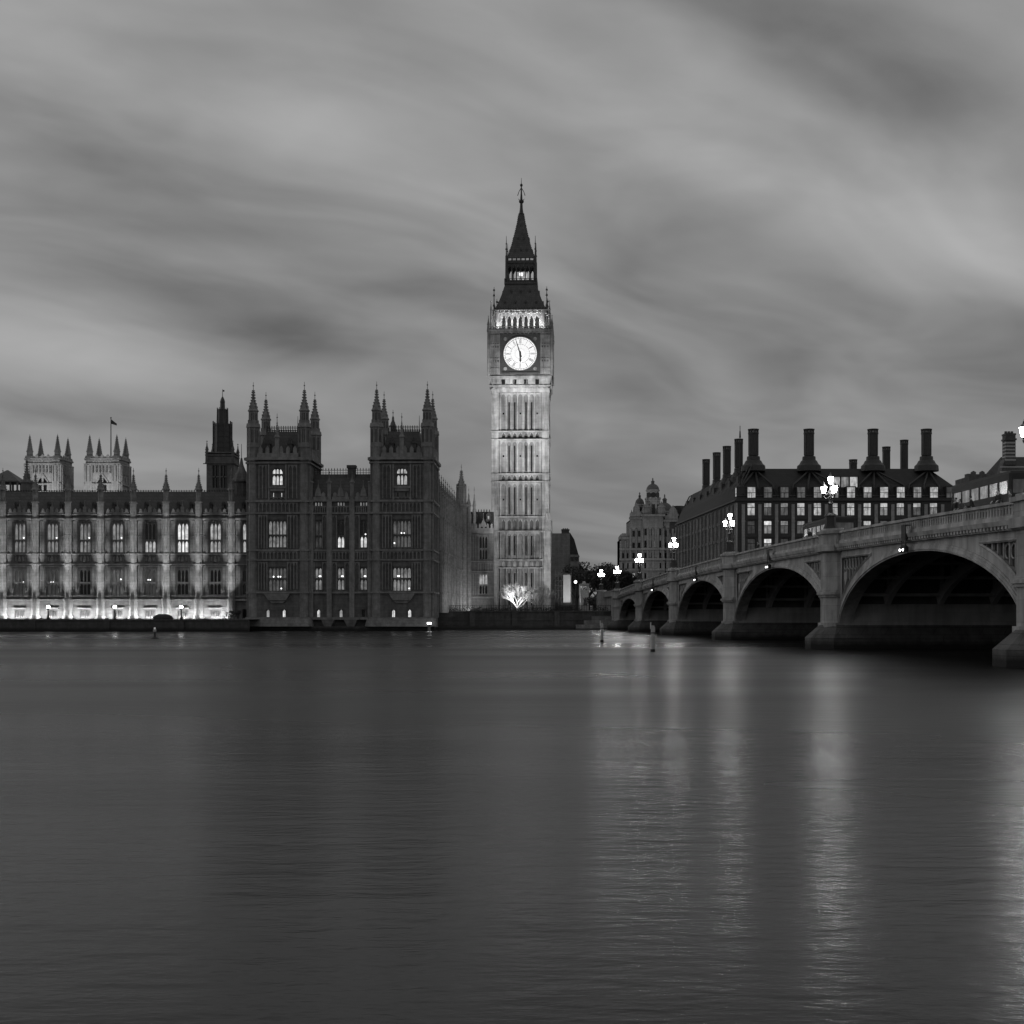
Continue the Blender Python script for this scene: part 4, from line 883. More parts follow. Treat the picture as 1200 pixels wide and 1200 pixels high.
AD = 545.0
def abbey(px0, px1, side, label):
    cxp = (px0 + px1) / 2; t = thing('church_tower', label, 'church tower', (PX(cxp, AD), AD, 3.1), R(-3.0), 'pale floodlit church towers')
    hw = (px1 - px0) / 2 / (F / AD); Zy = lambda y: PZ(y, AD)
    m = MB(); ztop = Zy(541)
    m.wall(-hw, hw, 3.1, Zy(537), [(-1.7, 1.7, Zy(568), Zy(562)), (-1.7, 1.7, Zy(577), Zy(570))], -hw, .8)
    for k in range(1, 4): e = MB(Rz(k * math.pi / 2)); e.wall(-hw, hw, 3.1, Zy(537), [], -hw); m.merge(e)
    m.face([(-hw, -hw, Zy(539)), (hw, -hw, Zy(539)), (hw, hw, Zy(539)), (-hw, hw, Zy(539))])
    for k in range(4):
        e = MB(Rz(k * math.pi / 2))
        for s_ in (-1, 1): e.box(s_ * hw * .8 - 1.3, -hw - .7, 3.1, s_ * hw * .8 + 1.3, -hw, Zy(545)); e.box(s_ * hw * .8 - .4, -hw - .95, 3.1, s_ * hw * .8 + .4, -hw - .7, Zy(547))
        for x in (-2.6, -1.3, 0, 1.3, 2.6): e.box(x - .22, -hw - .6, Zy(557), x + .22, -hw, Zy(546)); e.box(x - .6, -hw - .3, Zy(556), x + .6, -hw, Zy(555)); e.box(x - .6, -hw - .3, Zy(551), x + .6, -hw, Zy(550.5))
        e.extr([(-2.6, Zy(567)), (0, Zy(556)), (2.6, Zy(567)), (2.0, Zy(567)), (0, Zy(559)), (-2.0, Zy(567))], -hw - .35, -hw)
        e.box(-hw - .5, -hw - .6, Zy(546.5), hw + .5, -hw, Zy(545)); e.box(-hw - .4, -hw - .5, Zy(540.5), hw + .4, -hw, Zy(539)); e.box(-hw - .6, -hw - .65, Zy(569.5), hw + .6, -hw, Zy(568.5))
        for x in range(-3, 4): e.box(x * 1.1 - .35, -hw - .2, Zy(544), x * 1.1 + .35, -hw - .003, Zy(541.5))
        for x in (-2.2, 0, 2.2): e.box(x - .6, -hw - .3, Zy(539), x + .6, -hw + .2, Zy(536.5)); e.extr([(x - .6, Zy(536.5)), (x + .6, Zy(536.5)), (x, Zy(534.5))], -hw - .3, -hw + .2)
        m.merge(e)
    for x in (-.2,): m.box(x - .2, -hw + .2, Zy(577), x + .5, -hw + .5, Zy(562))
    m.build('tower_body', 'white_stone', t)
    m = MB()
    for x in (-3.4, -1.95, -.65, .65, 1.95, 3.4): m.box(x - .28, -hw - .06, Zy(556.5), x + .28, -hw - .01, Zy(547.5))
    for s_ in (-1, 1): m.box(s_ * hw * .8 - .85, -hw - .76, Zy(566), s_ * hw * .8 - .55, -hw - .71, Zy(548)); m.box(s_ * hw * .8 + .55, -hw - .76, Zy(566), s_ * hw * .8 + .85, -hw - .71, Zy(548))
    m.build('panel_shade', 'niche_shade', t)  # dark strips laid on the wall face, their colour standing in for recess shade
    m = MB(); m.face([(-1.8, -hw + .78, Zy(577)), (1.8, -hw + .78, Zy(577)), (1.8, -hw + .78, Zy(562)), (-1.8, -hw + .78, Zy(562))]); m.build('belfry_opening', 'glass', t)
    for sx in (-1, 1):
        for sy in (-1, 1):
            p = MB(); x, y = sx * hw * .82, sy * hw * .82; p.ngon(x, y, 2.0, 1.6, Zy(541), Zy(536), 8); p.ngon(x, y, 1.15, 1.1, Zy(536), Zy(530.5), 8); p.ngon(x, y, 1.4, 1.2, Zy(531.5), Zy(530), 8); p.ngon(x, y, 1.1, .16, Zy(530.5), Zy(513.5), 8)
            for j in range(8):
                zj = Zy(529.5 - j * 2); rr = 1.1 - .94 * (j + .5) / 8.5
                for q in range(4): p.cbox(x + rr * math.cos(q * math.pi / 2), y + rr * math.sin(q * math.pi / 2), zj, .28, .28, .3)
            p.ball(x, y, Zy(513.3), .3, 6, 4); p.tube((x, y, Zy(513.3)), (x, y, Zy(510.5)), .1, .05); p.build('pinnacle', 'grey_stone', t)
    spot_light('church_floodlight', (PX(cxp, AD) + 1, AD - 55, 12), (PX(cxp, AD), AD, 56), 120000, 26, .9, 1.0)
abbey(37.5, 77.5, 85, 'pale square church tower with four pinnacles and no flagpole behind it')
abbey(107, 146, 152, 'pale square church tower with four pinnacles, flagpole rising just behind it')
fp = thing('flagpole', 'thin tall flagpole with a small dark flag above the right church tower', 'flagpole', (PX(130, 556), 556, PZ(541, 556)))
Zf = lambda y: PZ(y, 556); m = MB(); m.tube((0, 0, Zf(541)), (0, 0, Zf(489.5)), .26, .16, 6); m.ball(0, 0, Zf(489.5), .3, 6, 4); m.build('pole', 'lead', fp)
m = MB(); pts = [(i * .33, .25 * math.sin(i * .9)) for i in range(8)]
for (xa, ya), (xb, yb) in zip(pts, pts[1:]): m.face([(xa, ya, Zf(496.5) - xa * .32), (xb, yb, Zf(496.5) - xb * .32), (xb, yb, Zf(491.2) - xb * .75), (xa, ya, Zf(491.2) - xa * .75)])
m.build('flag', 'cloth2', fp)
pt = thing('roof_pinnacle', 'dark slender stone pinnacle left of the church towers', 'pinnacle', (PX(31.5, 300), 300, 3.1)); Zq = lambda y: PZ(y, 300)
m = MB(); m.ngon(0, 0, 1.3, 1.2, 20, Zq(563), 8); m.ngon(0, 0, 1.5, 1.3, Zq(566), Zq(563), 8); m.build('base', 'palace_dark', pt)
m = MB(); spirelet(m, 0, 0, .75, Zq(563), Zq(542), Zq(538)); m.ball(0, 0, Zq(541), .3, 6, 4); m.build('spirelet', 'palace_dark', pt)
m = MB(); m.box(-1.7, -1.7, 3.1, 1.7, 1.7, 19.99); m.build('tower_stem', 'palace_dark', pt)
pr = thing('pyramid_roofed_pavilion', 'pale pyramid roof on open posts at the left edge above the river range', 'pavilion', (PX(9, 320), 320, 3.1)); Zr = lambda y: PZ(y, 320); s4 = F / 320
m = MB(); h = 19 / s4; m.sq(0, 0, h, .15, Zr(565), Zr(551)); m.sq(0, 0, h, h, Zr(566.5), Zr(565)); m.build('roof', 'lead', pr)
m = MB()
for x in (-.92, -.5, 0, .5, .92):
    for y in (-.92, .92): m.cbox(x * h, y * h, Zr(580), .35, .35, Zr(566.5) - Zr(580))
m.build('post', 'palace_dark', pr)
m = MB(); m.box(-h - 1, -h - 1, 3.1, h + 1, h + 1, Zr(577)); m.build('building_body', 'palace_dark', pr)
# ------------------------------------------------------------------ bridge (local x runs from the far abutment towards this bank, y across the road)
BX, BD = 19.04, 250.5; BANG = math.atan2(-180.9, 7.11)
br = thing('arched_bridge', 'pale painted arched road bridge on stone piers crossing the river', 'bridge', (BX, BD, 0), BANG)
PIERS = [0, 30.5, 65.3, 103.3, 142.9, 180.9, 215.7, 248.5]; BWD = 26.0
def top(t): return 7.12 + t * .012 if t <= 0 else 8.98 - (1.25e-4 if t < 122 else 1.75e-4) * (t - 122) ** 2
def bworld(t, s, z=0):
    c_, s_ = math.cos(BANG), math.sin(BANG); return Vector((BX + t * c_ - s * s_, BD + t * s_ + s * c_, z))
def sweep(mb, t0, t1, prof, n=10):                      # prof: closed (y, dz) section riding on the road camber
    k = len(prof); rows = []
    for i in range(n + 1):
        t = t0 + (t1 - t0) * i / n; rows.append(mb.P([(t, y, top(t) + dz) for y, dz in prof]))
    for i in range(n):
        for j in range(k): q = (j + 1) % k; mb.f.append((rows[i] + j, rows[i + 1] + j, rows[i + 1] + q, rows[i] + q))
    mb.f.append(tuple(rows[0] + j for j in range(k))); mb.f.append(tuple(rows[n] + j for j in reversed(range(k))))
HP = 1.55
for i in range(7):
    a, b = PIERS[i] + HP, PIERS[i + 1] - HP; mid_ = (a + b) / 2; half = (b - a) / 2; zs = 1.15; zc = top(mid_) - 2.15; ris = zc - zs
    TH = [math.pi * (1 - j / 72) for j in range(73)]
    el = [(mid_ + half * math.cos(th), zs + ris * math.sin(th)) for th in TH]
    def off(d):
        o_ = []
        for th in TH:
            nx, nz = ris * math.cos(th), half * math.sin(th); l_ = math.hypot(nx, nz); o_.append((mid_ + half * math.cos(th) + nx / l_ * d, zs + ris * math.sin(th) + nz / l_ * d))
        return o_
    near = i >= 1
    for side in ((0, 1) if True else (0,)):
        y0 = 0.0 if side == 0 else BWD; sg = 1 if side == 0 else -1
        f = MB(); pan = MB(); o9 = off(1.15); fr = MB()
        def panel(t):                                     # spandrel panel limits at t
            zt = top(t) - 2.0 if False else top(t) - 1.98
            if t < a + .35 or t > b - .35: return None
            # lower edge follows the arch ring
            c_ = max(-1, min(1, (t - mid_) / (half + 1.0))); lo = zs + (ris + 1.05) * math.sqrt(max(0, 1 - c_ * c_)) + .1
            return (lo, zt) if lo < zt - .05 else None
        ts = sorted({p[0] for p in el} | {a + .35, b - .35} | {a + .36 + q * .25 for q in range(30)} | {b - .36 - q * .25 for q in range(30)})
        def zel(t): c_ = max(-1, min(1, (t - mid_) / half)); return zs + ris * math.sqrt(max(0, 1 - c_ * c_))
        first_lo = {}
        for t0, t1 in zip(ts, ts[1:]):
            p0, p1 = panel(t0), panel(t1); zt0, zt1 = top(t0) - 1.5, top(t1) - 1.5
            if p0 and p1:
                f.face([(t0, y0, zel(t0)), (t1, y0, zel(t1)), (t1, y0, p1[0]), (t0, y0, p0[0])]); f.face([(t0, y0, p0[1]), (t1, y0, p1[1]), (t1, y0, zt1), (t0, y0, zt0)])
                f.face([(t0, y0, p0[0]), (t1, y0, p1[0]), (t1, y0 + sg * .3, p1[0]), (t0, y0 + sg * .3, p0[0])]); f.face([(t0, y0, p0[1]), (t1, y0, p1[1]), (t1, y0 + sg * .3, p1[1]), (t0, y0 + sg * .3, p0[1])])
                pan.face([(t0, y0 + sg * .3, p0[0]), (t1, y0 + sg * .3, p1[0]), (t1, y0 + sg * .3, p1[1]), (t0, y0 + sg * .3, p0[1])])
            else: f.face([(t0, y0, zel(t0)), (t1, y0, zel(t1)), (t1, y0, zt1), (t0, y0, zt0)])
        fo = f.build('spandrel_wall', 'bridge_paint', br)
        if side == 0:
            for end in (0, 1):                            # tracery in each spandrel: hoops, bars, shield
                tr_ = MB()
                for q in range(14):
                    t = (a + .36 + q * .8) if end == 0 else (b - .36 - q * .8); p = panel(t)
                    if not p: break
                    tr_.box(t - .06, .12, p[0], t + .06, .27, p[1])
                    if p[1] - p[0] > 1.0:
                        zm = p[1] - .55; tt_ = t + (.4 if end == 0 else -.4); pr_ = [(tt_ + .36 * math.cos(R(30 * e)), zm + .4 * math.sin(R(30 * e))) for e in range(12)]
                        for e in range(12): pA, pB = pr_[e], pr_[(e + 1) % 12]; tr_.tube((pA[0], .2, pA[1]), (pB[0], .2, pB[1]), .05, n=4)
                    if q == 1 and p[1] - p[0] > 2.2: zc_ = (p[0] + p[1]) / 2 - .3; tr_.extr([(t - .38, zc_ + .5), (t + .38, zc_ + .5), (t + .38, zc_), (t, zc_ - .55), (t - .38, zc_)], .05, .2)
                fr_ = tr_; pts = []
                for q in range(60):
                    t = (a + .36 + q * .2) if end == 0 else (b - .36 - q * .2); p = panel(t)
                    if not p: break
                    pts.append((t, p))
                if len(pts) > 2:
                    for (t0, p0), (t1, p1) in zip(pts, pts[1:]): fr_.tube((t0, -.02, p0[0]), (t1, -.02, p1[0]), .09, n=4); fr_.tube((t0, -.02, p0[1]), (t1, -.02, p1[1]), .09, n=4)
                    t0, p0 = pts[0]; fr_.tube((t0, -.02, p0[0]), (t0, -.02, p0[1]), .09, n=4); fr_.build('spandrel_tracery', 'bridge_paint', fo)
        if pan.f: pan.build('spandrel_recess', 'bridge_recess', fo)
        rg = MB()
        for d0, d1, pr_, dep in ((0, .34, .16, .9), (.34, .46, .1, .0), (.1, .17, .23, -.15)):
            A, B = off(d0), off(d1)
            for j in range(72):
                ya, yb = y0 - sg * pr_, y0 + sg * dep
                rg.face([(A[j][0], ya, A[j][1]), (A[j+1][0], ya, A[j+1][1]), (B[j+1][0], ya, B[j+1][1]), (B[j][0], ya, B[j][1])])
                rg.face([(A[j][0], ya, A[j][1]), (A[j][0], yb, A[j][1]), (A[j+1][0], yb, A[j+1][1]), (A[j+1][0], ya, A[j+1][1])])
                rg.face([(B[j][0], ya, B[j][1]), (B[j+1][0], ya, B[j+1][1]), (B[j+1][0], y0, B[j+1][1]), (B[j][0], y0, B[j][1])])
        rg.build('arch_ring', 'bridge_paint', br)
        # cornice and parapet
        c_ = MB(); q = lambda y: y0 + sg * y
        sweep(c_, a - .05, b + .05, [(q(-.3), -1.5), (q(.3), -1.5), (q(.3), -1.25), (q(-.38), -1.25)], 14); sweep(c_, a - .05, b + .05, [(q(-.5), -1.246), (q(.3), -1.246), (q(.3), -1.0), (q(-.58), -1.0)], 14)
        if side == 0:
            n = int((b - a) / .5)
            for j in range(n): t = a + (j + .5) * (b - a) / n; z = top(t); c_.box(t - .13, -.46, z - 1.42, t + .13, -.3, z - 1.25)
        co = c_.build('cornice', 'bridge_paint', br)
        p = MB(); sweep(p, a - .05, b + .05, [(q(-.16), -.996), (q(.28), -.996), (q(.28), -.72), (q(-.16), -.72)], 14); sweep(p, a - .05, b + .05, [(q(-.22), -.16), (q(.34), -.16), (q(.34), .0), (q(-.22), .0)], 14)
        n = int((b - a) / (.42 if side == 0 else 1.2))
        for j in range(n):
            t = a + (j + .5) * (b - a) / n; z = top(t); hw_ = .1
            y_a, y_b = sorted((q(-.08), q(.2)))
            p.box(t - hw_, y_a, z - .73, t + hw_, y_b, z - .15)
            if side == 0: p.box(t - .19, y_a + .02, z - .32, t + .19, y_b - .02, z - .2); p.box(t - .19, y_a + .02, z - .72, t + .19, y_b - .02, z - .62)
        p.build('parapet', 'bridge_paint', br)
    # iron ribs and bracing under the road
    for j, y in enumerate((3.2, 7.2, 11.2, 15.0, 18.8, 22.8)):
        rb = MB(); A, B = off(.12), off(.95)
        for e in range(2, 70):
            if A[e][1] < 3.3 or A[e+1][1] < 3.3: continue
            for yy in (y - .2, y + .2): rb.face([(A[e][0], yy, A[e][1]), (A[e+1][0], yy, A[e+1][1]), (B[e+1][0], yy, B[e+1][1]), (B[e][0], yy, B[e][1])])
            rb.face([(A[e][0], y - .2, A[e][1]), (A[e][0], y + .2, A[e][1]), (A[e+1][0], y + .2, A[e+1][1]), (A[e+1][0], y - .2, A[e+1][1])])
        for e in range(6, 68, 5):
            t, z = B[e]; zt = top(t) - 1.7
            if zt - z > .3: rb.box(t - .1, y - .12, z - .1, t + .1, y + .12, zt)
        rb.build('arch_rib', 'rib_iron', br)
    bc = MB(); B = off(.5)
    for e in range(5, 70, 6): bc.tube((B[e][0], .9, B[e][1]), (B[e][0], BWD - .9, B[e][1]), .12, n=4)
    bc.build('cross_bracing', 'rib_iron', br)
    dk = MB(); sweep(dk, PIERS[i], PIERS[i + 1], [(.32, -1.7), (BWD - .32, -1.7), (BWD - .32, -1.12), (.32, -1.12)], 14); dk.build('deck', 'asphalt', br); dk = MB(); sweep(dk, PIERS[i] + 1.6, PIERS[i + 1] - 1.6, [(.34, -1.76), (BWD - .34, -1.76), (BWD - .34, -1.704), (.34, -1.704)], 14); dk.build('soffit', 'rib_iron', br)
    fw = MB(); sweep(fw, PIERS[i], PIERS[i + 1], [(.34, -1.116), (4.2, -1.116), (4.2, -.9), (.34, -.9)], 14); sweep(fw, PIERS[i], PIERS[i + 1], [(BWD - 4.2, -1.116), (BWD - .34, -1.116), (BWD - .34, -.9), (BWD - 4.2, -.9)], 14); fw.build('pavement', 'grey_stone', br)
for i, t in enumerate(PIERS):
    z = top(t); p = MB()
    def octp(e, w_=1.55): return [(t - w_ - e, .25), (t - w_ - e, -.25 - e), (t - .85 - e * .5, -.9 - e), (t + .85 + e * .5, -.9 - e), (t + w_ + e, -.25 - e), (t + w_ + e, .25)]
    p.prism(octp(0), 1.2, z - 1.62); p.prism(octp(.14), 3.95, 4.12); p.prism(octp(.26), 4.12, 4.32); p.prism(octp(.1), 4.32, 4.5)
    p.prism(octp(.18), 1.2, 2.0)
    p.prism(octp(.05), z - 1.62, z - 1.5, octp(.3)); p.prism(octp(.36), z - 1.5, z - 1.0); p.prism(octp(.12), z - 1.0, z - .18); p.prism(octp(.3), z - .18, z + .06); p.prism(octp(.05), z + .06, z + .22)
    po = p.build('pier', 'pier_stone', br)
    q = MB(); q.box(t - 1.55, .25, 3.4, t + 1.55, BWD - .25, z - 1.75); q.build('pier_head', 'vault_iron', po)
    q = MB(); q.box(t - 1.75, .25, -1, t + 1.75, BWD - .25, 3.397); q.build('pier_wall', 'vault_wall', po)
    q = MB()
    b0 = [(t - 2.3, BWD), (t - 2.3, -.7), (t - .9, -2.1), (t + .9, -2.1), (t + 2.3, -.7), (t + 2.3, BWD)]; q.prism(b0, -2, .85)
    q.prism([(x + (t - x) * -.03, y) for x, y in b0], .853, 1.9, [(t - 1.7, BWD), (t - 1.7, -.3), (t - .5, -1.0), (t + .5, -1.0), (t + 1.7, -.3), (t + 1.7, BWD)]); q.build('cutwater', 'granite', po)
    q = MB(); q.prism([(x, BWD - y) for x, y in octp(.1)][::-1], 1.2, z + .2); q.build('far_pier', 'pier_stone', po)
    if i == 0:
        q = MB(); q.box(t - 30, .3, -1, t - 1.5, BWD - .3, 6.15); q.build('abutment', 'pier_stone', br)
        q = MB(); q.box(t - 30, -.1, 6.2, t - 1.5, .3, 7.1); q.box(t - 30, -.2, 7.1, t - 1.5, .36, 7.25); q.build('approach_parapet', 'bridge_paint', br)
        q = MB(); q.box(t - 29.5, -1.1, 3.1, t - 26.5, .3, 7.35); q.box(t - 29.8, -1.4, 7.35, t - 26.2, .5, 7.6); q.build('approach_pedestal', 'pier_stone', br)

# triple lanterns on the piers
def hexlantern(f, gl, x, y, z, s_=1.0):
    gl.lathe([(.2 * s_, z - .42 * s_), (.36 * s_, z + .3 * s_)], x, y, 6)
    f.lathe([(.05 * s_, z - .62 * s_), (.22 * s_, z - .44 * s_), (.2 * s_, z - .425 * s_)], x, y, 6)
    f.lathe([(.4 * s_, z + .305 * s_), (.3 * s_, z + .42 * s_), (.12 * s_, z + .6 * s_), (.1 * s_, z + .68 * s_), (.03 * s_, z + .9 * s_)], x, y, 6)
    for k in range(6):
        a_ = R(60 * k + 30); f.tube((x + .21 * s_ * math.cos(a_), y + .21 * s_ * math.sin(a_), z - .42 * s_), (x + .37 * s_ * math.cos(a_), y + .37 * s_ * math.sin(a_), z + .3 * s_), .022, n=4)
sl = thing('street_lamp', 'x', 'street lamp', (0, 0, 0), 0, 'triple lantern lamps on the bridge')
m = MB(); m.ngon(0, 0, .55, .5, 0, .25, 8); m.ngon(0, 0, .42, .38, .25, 1.0, 8); m.lathe([(.5, 1.0), (.45, 1.12), (.2, 1.3), (.16, 1.9), (.22, 2.0), (.15, 2.1), (.12, 2.85), (.2, 2.95), (.08, 3.0), (.07, 3.35)], 0, 0, 8); m.build('post', 'iron', sl)
m = MB()
for a_ in (R(0), R(120), R(240)):
    c_, s_ = math.cos(a_), math.sin(a_)
    m.tube((0, 0, 2.5), (c_ * .35, s_ * .35, 2.35), .05); m.tube((c_ * .35, s_ * .35, 2.35), (c_ * .5, s_ * .5, 2.5), .05); m.tube((c_ * .5, s_ * .5, 2.5), (c_ * .5, s_ * .5, 2.62), .06, .09); m.tube((0, 0, 2.9), (c_ * .5, s_ * .5, 2.55), .03)
m.build('bracket', 'iron', sl)
for a_, z, r_ in ((R(0), 3.05, .5), (R(120), 3.05, .5), (R(240), 3.05, .5), (0, 3.78, 0)):
    f = MB(); gl_ = MB(); hexlantern(f, gl_, r_ * math.cos(a_), r_ * math.sin(a_), z, .66); f.M = Matrix.Identity(4)
    o = f.build('lantern', 'iron', sl); gl_.build('lantern_glass', 'lantern_hot', o)
spots = [(-28, 7.6, 'triple lantern street lamp farthest along the bridge, standing before dark trees'), (0, None, 'triple lantern street lamp on the far end pier of the bridge, before dark trees'),
         (30.5, None, 'triple lantern street lamp on the second pier from the far end of the bridge'), (65.3, None, 'triple lantern street lamp in front of the domed white building'),
         (103.3, None, 'triple lantern street lamp at the corner of the chimneyed office building'), (142.9, None, 'tallest-looking triple lantern street lamp in front of the office building windows'),
         (180.9, None, 'triple lantern street lamp cut by the right edge of the picture')]
for k, (t, z, lab) in enumerate(spots):
    o = sl if k == 0 else copy_tree(sl); p = bworld(t, -.35, (z or top(t) + .2)); o.location = p; o['label'] = lab; o.rotation_euler = (0, 0, R(20 + 7 * k))
    l = bpy.data.lights.new('lantern_light', 'POINT'); l.energy = 50; l.shadow_soft_size = .6; lo = bpy.data.objects.new('lantern_light', l); C.objects.link(lo); lo.location = p + Vector((0, 0, 4.9)); l.specular_factor = 0.0
# pairs of signal lamps hung over the arch crowns
for k, (i, lab) in enumerate(((1, 'small signal lamp pair over the second arch crown from the far end'), (2, 'small signal lamp pair over the third arch crown from the far end'), (3, 'small signal lamp pair over the fourth arch crown, left of the tallest-looking lamp'), (4, 'small signal lamp pair over the nearest whole arch of the bridge'))):
    t = (PIERS[i] + PIERS[i + 1]) / 2 - .5
    if k == 0:
        sg_ = thing('signal_lamp', lab, 'lamp', (0, 0, 0), BANG, 'signal lamp pairs over the arches')
        m = MB(); m.box(-.4, -.36, .3, .4, -.3, 1.3); m.tube((-.36, -.33, .6), (-.36, -.33, 0), .04); m.tube((.36, -.33, .6), (.36, -.33, 0), .04); m.box(-.42, -.37, -.06, .42, -.29, .02); m.box(-.4, -.36, 1.24, .4, .0, 1.3)
        m.build('bracket', 'iron', sg_)
        for x in (-.3, .3):
            q = MB(); q.lathe([(.17, -.45), (.19, -.1), (.05, .0)], x, -.3, 8); o = q.build('lamp_housing', 'iron', sg_); q = MB(); q.ball(x, -.45, -.28, .09, 8, 6); q.build('lens', 'lamp_hot', o)
        o = sg_
    else: o = copy_tree(sg_)
    o['label'] = lab; o.location = bworld(t, -.3, top(t) - 1.75)

# ------------------------------------------------------------------ office building with the tall chimneys
ED = 290.0; SE = F / ED; EX = PX(864, ED); ox = lambda px: (px - 864) / SE; oz = lambda y: PZ(y, ED)
ob = thing('office_building', 'large dark-roofed corner office building with rows of lit windows and tall round chimneys', 'office building', (EX, ED, 3.1))
ZE = oz(587); WX = ox(1131); LL = 78.0; SK = -.0429 * LL       # the left face runs back slightly skewed
cxs = [880.6 + 19.45 * k for k in range(13)]; rows = [(oz(603.7), oz(589)), (oz(625), oz(610)), (oz(646), oz(631)), (oz(667), oz(652))]
ops = [(ox(c) - .85, ox(c) + .85, a, b) for c in cxs[:12] for a, b in rows]
m = MB(); m.wall(0, WX, 3.1, ZE, ops, 0, .5)
ops2 = []; NBL = 17; stp = LL / NBL
Ml = Matrix.Translation((SK, LL, 0)) @ Rz(math.atan2(-LL, -SK))    # left face frame: x from the back corner to the front corner
LLn = math.hypot(LL, SK); stp = LLn / NBL
for k in range(NBL):
    for a, b in rows: ops2.append(((k + .5) * stp - 1.3, (k + .5) * stp + 1.3, a - .3, b + .1))
e = MB(Ml); e.wall(0, LLn, 3.1, ZE, ops2, 0, .5); m.merge(e)
m.face([(WX, 0, 3.1), (WX, LL, 3.1), (WX, LL, ZE), (WX, 0, ZE)]); m.face([(SK, LL, 3.1), (WX, LL, 3.1), (WX, LL, ZE), (SK, LL, ZE)])
m.build('wall', 'bronze', ob)
pl = MB()
for k in range(13):
    x = ox(cxs[k] - 9.7); pl.box(x - .32, -.3, 3.1, x + .32, 0, oz(591)); pl.box(x - .38, -.36, oz(611) - .2, x + .38, -.303, oz(611) + .2)
pl.build('stone_pier', 'white_stone', ob)
pl = MB(Ml)
for k in range(NBL + 1):
    x = k * stp; pl.box(x - .3, -.28, 3.1, x + .3, 0, ZE - .5)
    if k < NBL: pl.box(x + stp / 2 - .08, -.15, 3.1, x + stp / 2 + .08, .05, ZE - .3)
pl.build('stone_pier', 'white_stone', ob)
tr = MB(); tr.box(-.4, -.5, ZE, WX + .4, 0, ZE + .3)
for z in (oz(607), oz(628), oz(649)): tr.box(0, -.16, z - .25, WX, 0, z + .25)
e = MB(Ml); e.box(0, -.5, ZE, LLn, 0, ZE + .3); [e.box(0, -.14, z - .35, LLn, 0, z + .3) for z in (oz(607), oz(628), oz(649))]; tr.merge(e); tr.build('eaves_band', 'bronze', ob)
# roof: lower steep slope with windows, then up to the ridge
RZ = oz(544.5); RB = 9.5
roof = MB()
def slope(x): return 0
A = [(-.2, -.2), (WX + .2, -.2), (WX + .2, LL), (SK - .2, LL)]; ins = 8.0; z1 = oz(568)
t1 = (z1 - ZE) / (RZ - ZE); bi = 2.2
Bp = [(1.0, bi), (WX - 1.8, bi), (WX - 1.8, LL - bi), (SK + 1.0, LL - bi)]; Cp = [(3.2, ins), (WX - 5.2, ins), (WX - 5.2, LL - ins), (SK + 3.2, LL - ins)]
roof.prism(A, ZE + .3, z1, Bp); roof.prism(Bp, z1, RZ, Cp)
ro = roof.build('roof', 'bronze_roof', ob)
random.seed(21)
def wpane(parent, pts, mt): q = MB(parent[1]) if isinstance(parent, tuple) else MB(); q.face(pts); return q
def offwin(M_, x, w_, z0, z1, v, mt, blind=None, par=ob):
    f = MB(M_); f.box(x - w_, v - .1, z0, x - w_ + .12, v + .02, z1); f.box(x + w_ - .12, v - .1, z0, x + w_, v + .02, z1); zt = z0 + (z1 - z0) * .62; f.box(x - w_ + .12, v - .1, zt - .07, x + w_ - .12, v + .02, zt + .07); f.box(x - .04, v - .06, z0, x + .04, v + .02, zt - .07)
    f.box(x - w_ + .12, v - .08, z1 - .1, x + w_ - .12, v + .02, z1)
    o = f.build('window', 'bronze', par)
    q = MB(M_); q.face([(x - w_ + .1, v + .03, z0), (x + w_ - .1, v + .03, z0), (x + w_ - .1, v + .03, zt), (x - w_ + .1, v + .03, zt)]); q.build('lower_pane', mt[1], o)
    q = MB(M_); q.face([(x - w_ + .1, v + .03, zt), (x + w_ - .1, v + .03, zt), (x + w_ - .1, v + .03, z1), (x - w_ + .1, v + .03, z1)]); q.build('upper_pane', mt[0], o)
I4 = Matrix.Identity(4)
r2 = ['HH', 'MD', 'MD', 'HH', 'HH', 'HH', 'HH', 'HH', 'HM', 'HM', 'HD', 'HM', 'HD']; r3 = ['FF', 'BM', 'MD', 'MD', 'HM', 'MF', 'HM', 'HM', 'DD', 'DD', 'DD', 'DD', 'DD']; r4 = ['FF', 'BM', 'FF', 'DF', 'FF', 'DD', 'FF', 'FF', 'FF', 'FF', 'FF', 'FF', 'FF']
LM = {'B': 'lit_bright', 'H': 'lit_high', 'M': 'lit_mid', 'D': 'lit_dim', 'F': 'lit_faint', 'G': 'glass'}
for k in range(12):
    for row, code in ((0, r2), (1, r3), (2, r4)): a, b = rows[row]; offwin(I4, ox(cxs[k]), .85, a, b, .4, (LM[code[k][0]], LM[code[k][1]]))
for k in range(NBL):
    for row in range(3):
        a, b = rows[row]; far = random.random(); mt = ('lit_mid' if far > .82 else 'lit_dim' if far > .4 else 'lit_faint'); 
        if k == NBL - 1 and row < 2: mt = ('lit_high', 'lit_mid')[row]
        q = MB(Ml); x = (k + .5) * stp
        q.face([(x - 1.3, .4, a - .3), (x + 1.3, .4, a - .3), (x + 1.3, .4, b + .1), (x - 1.3, .4, b + .1)])
        f = MB(Ml)
        for dx in (-.65, 0, .65): f.box(x + dx - .06, .25, a - .3, x + dx + .06, .38, b + .1)
        f.box(x - 1.3, .25, (a + b) / 2, x + 1.3, .37, (a + b) / 2 + .12)
        if (k * 3 + row) % 17 == 4: pass
        o = f.build('side_window', 'bronze', ob); q.build('pane', mt, o)
